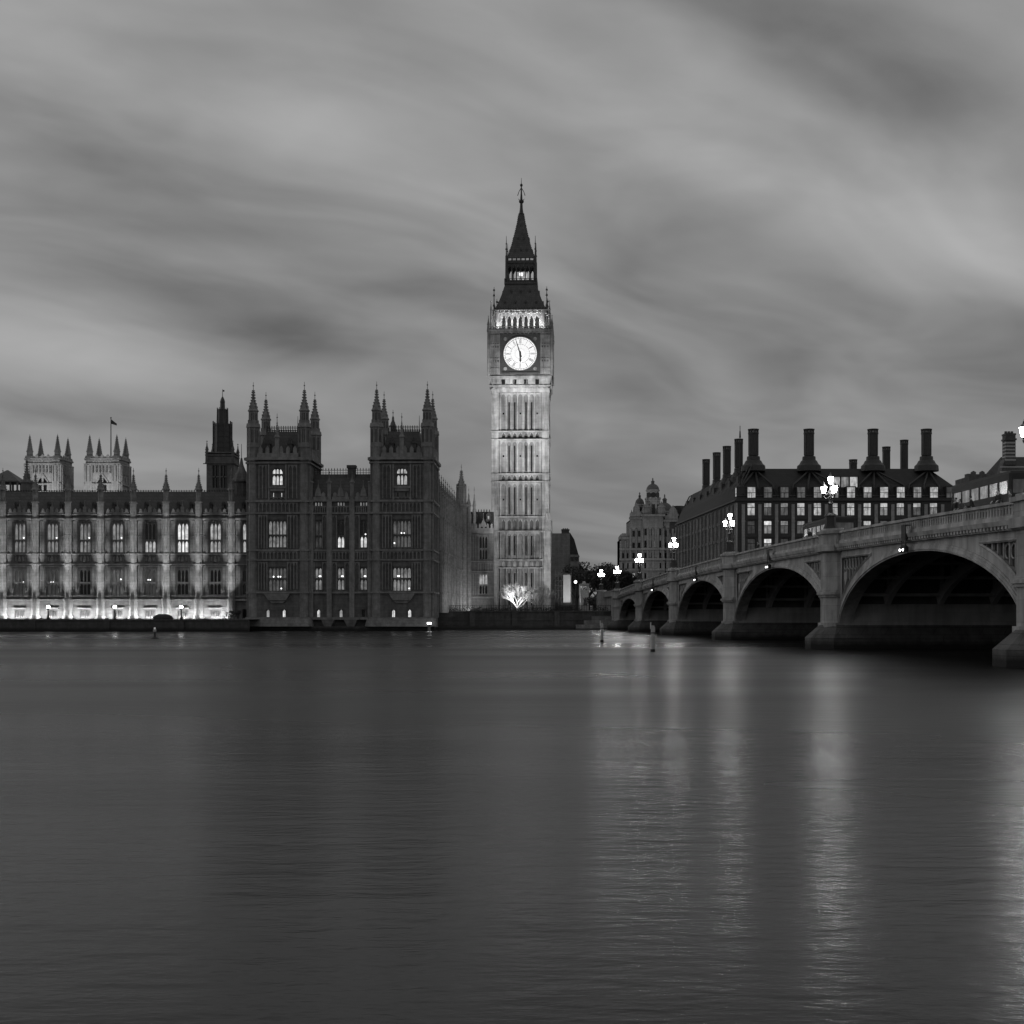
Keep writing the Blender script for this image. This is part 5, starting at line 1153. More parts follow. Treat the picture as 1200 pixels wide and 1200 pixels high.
# roof windows standing in the lower slope
for k in range(13):
    x = ox(cxs[k]); z0, z1_ = oz(584), oz(572)
    d = MB(); d.box(x - .95, -.05, z0 - .5, x - .8, 2.3, z1_ + .2); d.box(x + .8, -.05, z0 - .5, x + .95, 2.3, z1_ + .2); d.box(x - 1.0, -.1, z1_ + .2, x + 1.0, 2.6, z1_ + .38); d.box(x - .8, -.02, z0 - .5, x + .8, 2.0, z0)
    d.box(x - .8, .0, z0 + 1.1, x + .8, .1, z0 + 1.22); d.box(x - .04, .0, z0, x + .04, .08, z0 + 1.1)
    o = d.build('roof_window', 'bronze', ob); mt = ['HH', 'DD', 'DD', 'DD', 'MM', 'MM', 'HH', 'HM', 'HH', 'HH', 'MM', 'HH', 'FD'][k]
    q = MB(); q.face([(x - .8, .12, z0), (x + .8, .12, z0), (x + .8, .12, z0 + 1.15), (x - .8, .12, z0 + 1.15)]); q.build('lower_pane', LM[mt[1]], o); q = MB(); q.face([(x - .8, .12, z0 + 1.2), (x + .8, .12, z0 + 1.2), (x + .8, .12, z1_ + .2), (x - .8, .12, z1_ + .2)]); q.build('upper_pane', LM[mt[0]], o)
# corner windows on the left slope
for z0, z1_, mt in ((oz(584), oz(572), 'lit_high'),):
    for k in (NBL - 1,):
        x = LLn - 1.6; d = MB(Ml); d.box(x - 1.1, -.05, z0 - .4, x - .95, 2.2, z1_ + .2); d.box(x + .95, -.05, z0 - .4, x + 1.1, 2.2, z1_ + .2); d.box(x - 1.2, -.1, z1_ + .2, x + 1.2, 2.4, z1_ + .4); d.box(x - .95, .0, z0 + 1, x + .95, .08, z0 + 1.1)
        o = d.build('roof_window', 'bronze', ob); q = MB(Ml); q.face([(x - .95, .12, z0 - .3), (x + .95, .12, z0 - .3), (x + .95, .12, z1_ + .2), (x - .95, .12, z1_ + .2)]); q.build('pane', mt, o)
# glazed loggia between the second and third chimneys
lg = MB(); x0, x1 = ox(977), ox(1008); za, zb = oz(570), oz(558)
lg.box(x0 - .2, 1.6, za - .3, x1 + .2, 6.5, za); lg.box(x0 - .3, 1.4, zb, x1 + .3, 6.5, zb + .25)
for t in (0, .34, .67, 1): x = x0 + (x1 - x0) * t; lg.box(x - .12, 1.7, za, x + .12, 2.0, zb)
o = lg.build('loggia', 'bronze', ob)
for t in range(3):
    a, b = x0 + (x1 - x0) * (t / 3) + .12, x0 + (x1 - x0) * ((t + 1) / 3) - .12; q = MB(); q.face([(a, 1.9, za), (b, 1.9, za), (b, 1.9, zb), (a, 1.9, zb)]); q.build('pane', ('lit_high', 'lit_mid', 'lit_high')[t], o)
# ribs fanning down the roof from each chimney
def chim(x, y, r, zb, zt, base=True, par=ob, bs=1.0):
    c_ = MB()
    if base:
        c_.lathe([(rr * bs, zz__) for rr, zz__ in ((2.55, zb - .6), (2.5, zb), (2.45, zb + .55), (1.95, zb + 1.0), (1.65, zb + 1.6), (1.4, zb + 1.75), (1.35, zb + 2.5))] + [(r * 1.05, zb + 2.6)], x, y, 16)
    c_.lathe([(r, zb + (2.7 if base else -1)), (r, zt - 1.1), (r * 1.12, zt - 1.05), (r * 1.12, zt - .75), (r * .95, zt - .72)], x, y, 14); c_.lathe([(r * 1.12, zt - .25), (r * 1.16, zt), (r * .8, zt)], x, y, 14)
    for k in range(8): an = R(45 * k + 10); c_.tube((x + r * math.cos(an), y + r * math.sin(an), zt - .75), (x + r * math.cos(an), y + r * math.sin(an), zt - .2), .13, n=4)
    for k in range(8): an = R(45 * k); c_.tube((x + r * math.cos(an), y + r * math.sin(an), zb + (2.8 if base else 0)), (x + r * math.cos(an), y + r * math.sin(an), zt - 1), .07, n=4)
    z = zb + 3
    while z < zt - 1.2: c_.ngon(x, y, r * 1.03, r * 1.03, z, z + .12, 14); z += 1.0
    o = c_.build('chimney', 'bronze', par)
    q = MB(); q.lathe([(r * .8, zt - .72), (r * .8, zt - .26)], x, y, 12); q.build('vent_sky_tone', 'white_stone', o)  # pale colour stands in for sky light showing through the vent slot
CHY = ins - 1.2; fcx = [PX(c_, ED + CHY) - EX for c_ in (882.9, 948, 1022.9, 1085.6)]
for x in fcx: chim(x, CHY, 1.02, RZ - .1, PZ(503.5, ED + CHY) + .1)
for px, D_, yt in ((867, 305, 514), (853, 318, 522.5), (841, 331, 530), (828.5, 345, 538)): chim(PX(px, D_) - EX, D_ - ED + 1.5, .85, RZ - 1.6, PZ(yt, D_) + .1, True, bs=.72)
for px, yt in ((1001, 538), (1040, 523), (1061, 515)): chim(PX(px, 325) - EX, 36, .85, RZ - .5, PZ(yt, 325), px == 1061)
rb = MB()
for ci, x in enumerate(fcx):
    for dk_ in (-1.5, -.5, .5, 1.5):
        px = 864 + x * SE; j = round((px - (cxs[0] - 9.7)) / 19.45 + dk_)
        if not 0 <= j < 13: continue
        xb = ox(cxs[j] - 9.7); pa = (x + dk_ * .35, CHY - 1.6, RZ - .9); pb = (xb, .35, ZE + 1.0); pm = ((pa[0] * .1 + xb * .9), 2.1, z1 + .12)
        rb.tube(pa, (pm[0], pm[1] - .05, pm[2]), .22, .22, 4); rb.tube((pm[0], pm[1] - .05, pm[2]), pb, .22, .22, 4)
rb.tube((0, .35, ZE + 1.0), (WX, .35, ZE + 1.0), .2, n=4); rb.build('roof_rib', 'bronze', ob)
m = MB(); x, y = PX(861, 300) - EX, 3.0; m.tube((x, y, ZE), (x, y, PZ(499, 293)), .14, .07, 6); m.tube((x, y, PZ(513, 293)), (x, y, PZ(505, 293)), .2, .12, 6); m.build('mast', 'iron', ob)
dm = MB(Ml)
for k in range(NBL + 1):                                      # standing ribs up the long left slope
    x = min(k * stp, LLn - 1.0) if k else .3; dm.tube((x, .15, ZE + .35), (x, 1.2, z1), .16, n=4); dm.tube((x, 1.2, z1), (x, 3.3, RZ + .02), .16, n=4)
for k in range(8): x = (1 + 2 * k) * stp; dm.box(x, 1.6, z1 + .6, x + stp * .5, 3.0, RZ - 1.6)
dm.tube((.3, .15, ZE + .35), (LLn - 1, .15, ZE + .35), .16, n=4); dm.tube((.3, 3.3, RZ + .02), (LLn - 1, 3.3, RZ + .02), .16, n=4)
dm.build('roof_duct', 'iron_roof', ro)

# ------------------------------------------------------------------ right edge: striped brick house, low battlemented house
nd = 330.0; sn = F / nd; Zn = lambda y: PZ(y, nd); nx = lambda px: (px - 1183) / sn
nb = thing('striped_house', 'striped brick house with tall banded chimney, partly cut by the right edge', 'house', (PX(1183, nd), nd, 3.1))
m = MB(); m.box(nx(1172), 0, 3.1, nx(1290), 20, Zn(560)); m.extr([(nx(1172), Zn(560)), (nx(1176), Zn(542)), (nx(1178), Zn(538)), (nx(1190), Zn(538)), (nx(1194), Zn(560))], -.05, 3); m.build('wall', 'striped_brick', nb)
m = MB(); m.face([(nx(1176), -.3, Zn(561)), (nx(1290), -.3, Zn(561)), (nx(1290), 8, Zn(531)), (nx(1187), 8, Zn(531))]); m.face([(nx(1187), 8, Zn(531)), (nx(1290), 8, Zn(531)), (nx(1290), 20, Zn(560)), (nx(1176), 20, Zn(560))]); m.face([(nx(1176), -.3, Zn(561)), (nx(1187), 8, Zn(531)), (nx(1176), 20, Zn(560))]); m.build('roof', 'slate', nb)
m = MB(); m.box(nx(1178), -.4, Zn(545), nx(1189.5), 2, Zn(509)); m.box(nx(1177), -.6, Zn(516), nx(1190.5), 2.2, Zn(514)); m.box(nx(1177.4), -.5, Zn(510), nx(1190), 2.1, Zn(508)); 
for i in range(3): m.ngon(nx(1180 + i * 3.6), .8, .35, .3, Zn(508), Zn(505), 6)
ch = m.build('chimney', 'striped_brick', nb)
m = MB()
for i in range(6): m.box(nx(1178) - .03, -.43, Zn(540 - i * 4), nx(1189.5) + .03, 2.03, Zn(540 - i * 4) + .35)
m.build('brick_band', 'stripe_white', ch)
m = MB()
for y in (572, 566, 560, 554, 548): m.box(nx(1172) - .03, -.08, Zn(y), nx(1290), -.01, Zn(y) + .35)
m.build('wall_band', 'stripe_white', nb)
m = MB()
for k in range(6): x = nx(1198 + k * 16); m.box(x - .8, -.12, Zn(574), x + .8, -.085, Zn(563))
m.build('window_row', 'glass', nb); 
ld = 318.0; Zl = lambda y: PZ(y, ld); lb = thing('low_block', 'plain low grey block with battlemented top left of the striped house', 'building', (PX(1151, ld), ld, 3.1)); h_ = 15.2 * ld / F
m = MB(); m.box(-h_, 0, 3.1, h_, 10, Zl(558)); battlement(m, -h_, h_, -.1, .4, Zl(558), .9, 1.5)
for x in (-h_ * .5, h_ * .5): m.box(x - .9, 3, Zl(559), x + .9, 5, Zl(553.5))
m.build('wall', 'palace_dark', lb); m = MB()
for k in range(4): x = -h_ + (k + .5) * h_ / 2; m.box(x - .45, -.06, Zl(578), x + .45, -.004, Zl(569))
m.build('window', 'glass', lb)

# ------------------------------------------------------------------ white domed government building
gd = 470.0; sgd = F / gd; Zg = lambda y: PZ(y, gd); gx = lambda px: (px - 765) / sgd
gb = thing('domed_building', 'pale ornate building with domed corner towers behind the bridge lamps', 'government building', (PX(765, gd), gd, 3.1))
def bays(mb, gl_, x0, x1, zlist, n, v, wd=.45):
    st = (x1 - x0) / n
    for k in range(n):
        c_ = x0 + (k + .5) * st
        for a, b in zlist: gl_.append((c_ - st * wd / 2, c_ + st * wd / 2, a, b))
m = MB(); ops = []
lv = [(Zg(y + 7), Zg(y)) for y in (648, 660, 672, 684)]
bays(m, ops, gx(727.5), gx(738), lv, 2, 0)
m.wall(gx(727.5), gx(738.5), 3.1, Zg(632), ops, 0, .6); m.face([(gx(727.5), 0, 3.1), (gx(727.5), 14, 3.1), (gx(727.5), 14, Zg(632)), (gx(727.5), 0, Zg(632))])
m.extr([(gx(727), Zg(632)), (gx(727), Zg(628)), (gx(729), Zg(625)), (gx(734), Zg(625)), (gx(736), Zg(628)), (gx(736), Zg(632))], -.3, 9)
ops = []; bays(m, ops, gx(739), gx(752), [(Zg(y + 7), Zg(y)) for y in (622, 636, 648, 660, 672, 684)], 2, -1); m.wall(gx(738.5), gx(752), 3.1, Zg(609), ops, -1, .6)
ops = []; bays(m, ops, gx(752), gx(776), [(Zg(y + 8), Zg(y)) for y in (620, 634, 648, 660, 672, 684)], 3, -3); m.wall(gx(752), gx(776), 3.1, Zg(606), ops, -3, .6)
ops = []; bays(m, ops, gx(776), gx(840), [(Zg(y + 7), Zg(y)) for y in (622, 636, 648, 660, 672, 684)], 9, -1.5); m.wall(gx(776), gx(840), 3.1, Zg(612), ops, -1.5, .6)
for x0, x1, v, zt in ((727.5, 738.5, 0, 632), (738.5, 752, -1, 609), (752, 776, -3, 606), (776, 840, -1.5, 612)):
    m.face([(gx(x0), v, 3.1), (gx(x0), 16, 3.1), (gx(x0), 16, Zg(zt)), (gx(x0), v, Zg(zt))]); m.face([(gx(x1), v, 3.1), (gx(x1), 16, 3.1), (gx(x1), 16, Zg(zt)), (gx(x1), v, Zg(zt))]); m.box(gx(x0), v + .7, Zg(zt) - .5, gx(x1), 16, Zg(zt) - .1)
    for y in (zt, 645, 657, 669, 681):
        if y >= zt: m.box(gx(x0) - .5, v - 1.1, Zg(y), gx(x1) + .5, v, Zg(y) + .7)
    n = max(2, int((x1 - x0) / 5.5))
    for k in range(n + 1):
        x = gx(x0 + (x1 - x0) * k / n); m.tube((x, v - .45, Zg(657)), (x, v - .45, Zg(max(zt, 618) + 2)), .4, n=6); m.box(x - .5, v - .3, Zg(692), x + .5, v, Zg(658))
m.build('wall', 'grey_stone', gb)
m = MB()
for x0, x1, v, zt in ((727.5, 738.5, 0, 632), (738.5, 752, -1, 609), (752, 776, -3, 606), (776, 840, -1.5, 612)): m.face([(gx(x0), v + .58, 3.2), (gx(x1), v + .58, 3.2), (gx(x1), v + .58, Zg(zt)), (gx(x0), v + .58, Zg(zt))])
m.build('window_glazing', 'glass', gb)
for px, y0_ in ((766, 634), (742.5, 672), (748.5, 684)): q = MB(); v = -3.02 if px > 752 else -1.02; q.face([(gx(px) - .7, v + .3, Zg(y0_ + 8)), (gx(px) + .7, v + .3, Zg(y0_ + 8)), (gx(px) + .7, v + .3, Zg(y0_)), (gx(px) - .7, v + .3, Zg(y0_))]); q.build('lit_window', 'lit_high', gb)
def domet(px, v, r, ybase, ydrum, ydome, ytip, par=gb):
    c_ = MB(); x = gx(px); rr = r / sgd
    c_.ngon(x, v, rr * 1.2, rr * 1.15, Zg(ybase), Zg(ydrum + 2), 8); c_.ngon(x, v, rr * 1.3, rr * 1.3, Zg(ydrum + 2), Zg(ydrum), 8)
    for k in range(8):
        an = R(22.5 + 45 * k); c_.tube((x + rr * 1.12 * math.cos(an), v + rr * 1.12 * math.sin(an), Zg(ybase)), (x + rr * 1.12 * math.cos(an), v + rr * 1.12 * math.sin(an), Zg(ydrum)), rr * .14, n=6)
        c_.ball(x + rr * 1.2 * math.cos(an), v + rr * 1.2 * math.sin(an), Zg(ydrum) + .4, .45, 6, 4)
    c_.lathe([(rr * 1.0, Zg(ydrum)), (rr * 1.0, Zg(ydome)), (rr * 1.15, Zg(ydome) + .1), (rr * 1.15, Zg(ydome) + .5)], x, v, 16)
    o = c_.build('corner_tower', 'white_stone', par)
    q = MB()
    for k in range(8):
        an = R(45 * k); M_ = Matrix.Translation((x, v, 0)) @ Rz(an + math.pi / 2); e = MB(M_); zc_ = (Zg(ydrum) + Zg(ydome)) / 2 + .1; ra = (Zg(ydome) - Zg(ydrum)) * .32
        e.extr([(ra * math.cos(R(30 * j)), zc_ + ra * math.sin(R(30 * j))) for j in range(12)], -rr * 1.03, -rr * .96); q.merge(e)
        e = MB(M_); e.box(-.5, -rr * 1.18, Zg(ybase) * .85 + Zg(ydrum) * .15, .5, -rr * 1.1, Zg(ybase) * .25 + Zg(ydrum) * .75); q.merge(e)
    q.build('oculus', 'glass', o)
    h0 = Zg(ydome) + .5; h1 = Zg(ytip); hd = (h1 - h0) * .52; q = MB(); q.lathe([(rr * 1.05 * math.cos(R(10 * j)), h0 + hd * math.sin(R(10 * j))) for j in range(9)] + [(rr * .18, h0 + hd)], x, v, 16)
    q.lathe([(rr * .28, h0 + hd - .1), (rr * .26, h0 + hd * 1.25), (rr * .36, h0 + hd * 1.3), (rr * .2, h0 + hd * 1.45), (.1, h0 + hd * 1.6), (.3, h0 + hd * 1.7), (.08, h1)], x, v, 8); q.build('dome', 'lead', o)
domet(766, 3, 7.2, 608, 585, 575, 559); domet(751.5, 6, 5.2, 614, 600, 591, 575)
domet(786.5, 20, 9.5, 622, 603, 596, 573)
m = MB(); m.box(gx(784), -1.7, Zg(625), gx(792), 4, Zg(604)); m.face([(gx(776), -1.5, Zg(612)), (gx(840), -1.5, Zg(612)), (gx(838), 6, Zg(604)), (gx(778), 6, Zg(604))]); m.ngon(gx(797), 4, 2.2, 2, Zg(612), Zg(592), 8); m.build('roof', 'slate', gb)
m = MB(); rnd_ = random.Random(5)
for px in (740, 744, 748, 753.5, 758.5, 772.5, 777, 782, 793, 799, 805, 811, 818, 826):      # urns, pinnacles and gablets along the roofline
    v = -1 if px < 752 else -3 if px < 776 else -1.5; zt = 609 if px < 752 else 606 if px < 776 else 612
    h_ = rnd_.uniform(1.8, 4.2); x = gx(px); m.lathe([(.75, Zg(zt)), (.75, Zg(zt) + .8), (.45, Zg(zt) + .9), (.6, Zg(zt) + h_ * .6), (.2, Zg(zt) + h_ * .8), (.05, Zg(zt) + h_)], x, v + .6, 6)
for px, w_ in ((745.5, 2.2), (788, 2.6), (803, 2.6), (815, 2.6)):
    v = -1.3 if px < 752 else -1.8; x = gx(px); zb = Zg(609 if px < 752 else 612); m.extr([(x - w_, zb), (x + w_, zb), (x + w_, zb + 2), (x + w_ * .5, zb + 2.6), (x + w_ * .45, zb + 4), (x, zb + 5.6), (x - w_ * .45, zb + 4), (x - w_ * .5, zb + 2.6), (x - w_, zb + 2)], v, v + 1)
for px, yb, yt in ((757, 606, 590), (774.5, 606, 590)): m.ngon(gx(px), -1.5, 1.5, 1.3, Zg(yb), Zg(yt + 5), 8); m.lathe([(1.6, Zg(yt + 5)), (1.2, Zg(yt + 3.5)), (.5, Zg(yt + 1.5)), (.1, Zg(yt - 2))], gx(px), -1.5, 8)
m.build('roof_ornament', 'grey_stone', gb)
spot_light('facade_floodlight', (PX(735, gd) - 8, gd - 60, 10), (PX(765, gd), gd, 32), 26000, 50, 1.0, 1.0)

# ------------------------------------------------------------------ beyond the clock tower: dark terrace block, hoarding, street clutter
dd_ = 400.0; sdd = F / dd_; Zd = lambda y: PZ(y, dd_); dx_ = lambda px: (px - 663) / sdd
db = thing('corner_block', 'dark stepped building with chimney stack right behind the clock tower', 'building', (PX(663, dd_), dd_, 3.1))
ops = [(dx_(px) - .55, dx_(px) + .55, Zd(y + 6), Zd(y)) for px in (670.5, 675.5) for y in (652, 664, 678)]
m = MB(); m.box(dx_(640), 0, 3.1, dx_(668), 18, Zd(625)); m.wall(dx_(668), dx_(678.5), 3.1, Zd(650), ops, -.6, .4); m.face([(dx_(678.5), -.6, 3.1), (dx_(678.5), 18, 3.1), (dx_(678.5), 18, Zd(650)), (dx_(678.5), -.6, Zd(650))]); m.box(dx_(668), -.9, Zd(653), dx_(679), 0, Zd(651.5)); m.build('wall', 'grey_stone', db)
m = MB(); m.extr([(dx_(665), Zd(650)), (dx_(678), Zd(650)), (dx_(673), Zd(632)), (dx_(668), Zd(624)), (dx_(665), Zd(624))], .2, 17); m.build('roof', 'slate', db)
m = MB(); m.box(dx_(658.5), .5, Zd(630), dx_(667), 4, Zd(620)); m.box(dx_(658), .3, Zd(621.5), dx_(667.5), 4.2, Zd(620)); 
for k in range(3): m.ngon(dx_(660.5 + k * 2.4), 2, .25, .22, Zd(620), Zd(618.6), 6)
m.build('chimney_stack', 'striped_brick', db); m = MB(); m.face([(dx_(668), -.22, Zd(690)), (dx_(678.5), -.22, Zd(690)), (dx_(678.5), -.22, Zd(651)), (dx_(668), -.22, Zd(651))]); m.build('window_glazing', 'glass', db)
hd = 335.0; Zh = lambda y: PZ(y, hd); hx = lambda px: (px - 660) * hd / F
hb = thing('site_hoarding', 'tall pale lit hoarding panel with scaffold frame right of the clock tower base', 'hoarding', (PX(660, hd), hd, 3.1))
m = MB(); m.box(hx(660), 0, Zh(706), hx(668.6), .25, Zh(673.5)); m.build('panel', 'hoarding', hb)
m = MB()
for px in (650.5, 654, 657.5, 669.5): m.tube((hx(px), .3, 3.1), (hx(px), .3, Zh(666)), .09, n=5)
for y in (674, 680, 686, 692): m.tube((hx(650), .25, Zh(y)), (hx(660), .25, Zh(y)), .07, n=4)
for i in range(4): m.tube((hx(650.5), .28, Zh(692 - i * 6)), (hx(657.5), .28, Zh(686 - i * 6)), .05, n=4)
m.box(hx(650), .35, Zh(672.5), hx(670), .6, Zh(671.5)); m.build('scaffold_pole', 'lead', hb)
m = MB(); m.box(hx(651), .5, Zh(700), hx(659.5), .7, Zh(676)); m.build('dark_sheet', 'cloth', hb)  # dark cloth sheet behind the scaffold poles
m = MB(); m.box(hx(650), .4, 3.1, hx(671), .6, Zh(706)); m.build('site_fence', 'cloth2', hb)
spot_light('hoarding_floodlight', (PX(664, hd) + 2, hd - 9, 4), (PX(664, hd), hd, 9), 2600, 50, .8, .2)
def simple_lamp(x, D, z, h, lab):
    t = thing('lamp_post', lab, 'street lamp', (x, D, z)); m = MB(); m.lathe([(.16, z), (.14, z + .8), (.08, z + .9), (.06, z + h)], 0, 0, 8); m.build('post', 'iron', t); m = MB(); m.ball(0, 0, z + h + .25, .34, 10, 6); m.build('globe', 'lamp_hot', t, True)
simple_lamp(PX(674.5, 340), 340, 3.1, PZ(682, 340) - 3.35, 'single globe street lamp beside the pale hoarding')
kd = 300.0; Zk = lambda y: PZ(y, kd); kx = lambda px: (px - 685) * kd / F
ks = thing('kiosk', 'small pale kiosk with dark window beside the single globe lamp', 'kiosk', (PX(685, kd), kd, 3.1))
m = MB(); m.wall(kx(680), kx(690), 3.1, Zk(685), [(kx(682.6), kx(687.4), Zk(692), Zk(687))], 0, .3); m.box(kx(680), .3, 3.1, kx(690), 4, Zk(685)); m.box(kx(679.5), -.2, Zk(685), kx(690.5), 4.2, Zk(684)); m.ngon(kx(685), 2, .5, .3, Zk(684), Zk(681), 6); m.build('cabin', 'post_paint', ks)
m = MB(); m.face([(kx(682.6), .28, Zk(692)), (kx(687.4), .28, Zk(692)), (kx(687.4), .28, Zk(687)), (kx(682.6), .28, Zk(687))]); m.build('window', 'glass', ks)
m = MB(); m.ball(kx(681), -.3, Zk(688), .2, 8, 5); m.build('lamp', 'lit_high', ks)
sd_ = 268.4; st = thing('statue', 'dark statue on a pale stone pedestal at the river stairs left of the bridge', 'statue', (PX(686, sd_), sd_, 3.2)); Zs = lambda y: PZ(y, sd_)
m = MB(); m.box(-.75, -.6, 3.2, .75, .8, 3.6); m.box(-.6, -.5, 3.6, .6, .7, Zs(711)); m.box(-.7, -.6, Zs(711), .7, .8, Zs(711) + .2); m.build('pedestal', 'white_stone', st)
m = MB(); z_ = Zs(711) + .2; m.lathe([(.42, z_), (.36, z_ + .4), (.25, z_ + .8), (.3, z_ + 1.1), (.1, z_ + 1.3), (.13, z_ + 1.45), (.05, z_ + 1.6)], 0, .1, 10); m.tube((.2, .1, z_ + 1.1), (.45, -.1, z_ + .7), .08); m.tube((-.2, .1, z_ + 1.1), (-.5, 0, z_ + 1.5), .08, .05); m.build('figure', 'bronze', st)
# ------------------------------------------------------------------ river wall, hedge and railing between the palace and the bridge
WD = 266.6; wt = thing('river_wall', 'dark river wall with railing on top between the palace and the bridge', 'wall', (2, WD, 0))
X0, X1 = -16.5 - 2, 19.5 - 2
m = MB(); m.box(X0, 0, -2, X1, .7, 3.25); m.box(X0, -.5, -2, X1, -.003, .6); m.box(X0, -.22, 1.7, X1, -.004, 1.95); m.build('wall', 'river_stone', wt)
m = MB(); m.box(X0, -.25, 3.253, X1, .85, 3.5)
x = X0 + 1
while x < X1: m.box(x - .5, -.35, .6, x + .5, -.26 + .25, 3.25); x += 8.0
m.build('coping', 'river_stone', wt)
m = MB(); x = X0
while x < X1 - .2: m.tube((x, .35, 3.5), (x, .35, 4.6), .035, n=4); x += .45
m.box(X0, .32, 4.5, X1, .38, 4.56); m.box(X0, .32, 3.62, X1, .38, 3.67)
m.build('railing', 'iron', wt)
m = MB(); m.box(10, -2.6, -2, 17.2, -.51, .9); m.box(11.5, -1.9, .9, 17.2, -.51, 1.7); m.box(13, -1.2, 1.7, 17.2, -.51, 2.5); m.build('landing_steps', 'base_stone', wt)

def leaves(mb, cx_, cy_, cz_, rx, ry, rz, n, size, rnd):
    for _ in range(n):
        while True:
            p = Vector((rnd.uniform(-1, 1), rnd.uniform(-1, 1), rnd.uniform(-1, 1)))
            if .25 < p.length < 1: break
        q = Vector((rnd.gauss(0, 1), rnd.gauss(0, 1), rnd.gauss(0, 1))).normalized(); r_ = q.orthogonal().normalized(); s_ = size * rnd.uniform(.6, 1.3); t_ = q.cross(r_)
        o = Vector((cx_ + p.x * rx, cy_ + p.y * ry, cz_ + p.z * rz)); mb.face([o - r_ * s_, o + t_ * s_ * .6, o + r_ * s_, o - t_ * s_ * .6])
def limb(mb, p, d, ln_, r, depth, rnd, tips, spread=.55, ratio=.74, up=.12, n=4, fork=(2, 3), rmin=0.0):
    q = p + d * ln_; mb.tube(p, q, r, r * .7, 5 if depth > 2 else 3)
    tips.append((q, d))
    if depth == 0: return
    for _ in range(rnd.choice(fork)):
        e = Vector((rnd.gauss(0, 1), rnd.gauss(0, 1), rnd.gauss(0, 1))).normalized()
        nd_ = (d + e * spread + Vector((0, 0, up))).normalized(); limb(mb, q, nd_, ln_ * rnd.uniform(ratio - .1, ratio + .08), max(r * .68, rmin), depth - 1, rnd, tips, spread, ratio, up, n, fork, rmin)
def tree(x, y, z, h, rad, lab, seed, leaf='leaf', nl=1500, group='dark trees beyond the bridge approach', lsz=.38):
    rnd = random.Random(seed); t = thing('street_tree', lab, 'tree', (x, y, z), 0, group)
    tr_ = MB(); tips = []; limb(tr_, Vector((0, 0, z)), Vector((.03, 0, 1)), h * .3, h * .028, 0, rnd, tips)
    for k in range(5):
        a_ = k * 1.257 + rnd.random(); limb(tr_, Vector((0, 0, z + h * (.26 + .05 * rnd.random()))), Vector((math.cos(a_) * .7, math.sin(a_) * .7, .8)).normalized(), h * .2, h * .014, 3, rnd, tips, .5, .75, .12)
    tr_.build('trunk', 'bark', t)
    cr_ = MB(); 
    for k in range(26):
        q = tips[rnd.randrange(len(tips))][0]; s_ = rnd.uniform(.16, .3) * h * .55
        leaves(cr_, q.x, q.y, q.z, s_ * rad, s_ * rad, s_ * .8, nl // 26, lsz, rnd)
    cr_.build('crown', leaf, t)
for x, D, h, rad, lab, s_, lf in ((676, 395, 15.0, 1.0, 'dark rounded tree just right of the stepped dark building', 3, 'leaf2'), (690, 410, 18.5, 1.0, 'tallest dark tree between the stepped building and the farthest bridge lamp', 5, 'leaf2'), (701, 385, 14.0, 1.0, 'dark tree directly behind the farthest triple lantern lamp', 8, 'leaf'),
                                (711, 400, 16.5, 1.0, 'dark tree between the two farthest triple lantern lamps', 11, 'leaf'), (722, 372, 13.5, .95, 'dark tree behind the lamp at the bridge end', 13, 'leaf'), (733, 380, 12.0, .95, 'dark low tree in front of the domed white building, left side', 17, 'leaf'), (748, 390, 9.5, .9, 'small dark tree below the domed white building, above the bridge parapet', 19, 'leaf')):
    tree(PX(x, D), D, 3.1, h, rad, lab, s_, lf, 2600, lsz=.32)
for x, D, h, lab, s_ in ((712, 292, 4.8, 'dark bush just left of the bridge end pier', 23), (697, 300, 4.6, 'dark bush right of the statue below the farthest lamp', 29)):
    rnd = random.Random(s_); t = thing('shrub', lab, 'bush', (PX(x, D), D, 3.1), 0, 'dark bushes near the bridge end'); tr_ = MB(); tips = []
    for k in range(6): limb(tr_, Vector((rnd.uniform(-.5, .5), 0, 3.1)), Vector((rnd.uniform(-.5, .5), rnd.uniform(-.5, .5), 1)).normalized(), h * .3, .06, 2, rnd, tips)
    tr_.build('stem', 'bark', t); c_ = MB()
    for q, d in tips: leaves(c_, q.x * 1.6, q.y * 1.6, max(q.z, 3.7), .9, .9, .7, 60, .16, rnd)
    c_.build('foliage', 'leaf', t)
rnd = random.Random(31); sh = thing('shrub', 'leafy shrub against the bright terrace wall beside the twin-towered block', 'bush', (PX(275, 236), 236, 1.98)); tr_ = MB(); tips = []
for k in range(7): limb(tr_, Vector((rnd.uniform(-.8, .8), 0, 1.98)), Vector((rnd.uniform(-.7, .7), rnd.uniform(-.4, .4), 1)).normalized(), .55, .04, 2, rnd, tips)
tr_.build('stem', 'bark', sh); c_ = MB()
for q, d in tips: leaves(c_, q.x, q.y, q.z, .35, .35, .25, 9, .11, rnd)
c_.build('foliage', 'leaf', sh)
m = MB(); rnd = random.Random(33)
for k in range(64):
    x = -15 + k * .52; leaves(m, x, 269.5 + rnd.uniform(-.3, .3), 3.1 + rnd.uniform(.4, .8), .6, .6, rnd.uniform(.4, .8), 55, .12, rnd)
hg = m.build('hedge', 'leaf'); tag(hg, 'low dark clipped hedge along the river wall before the clock tower', 'hedge')
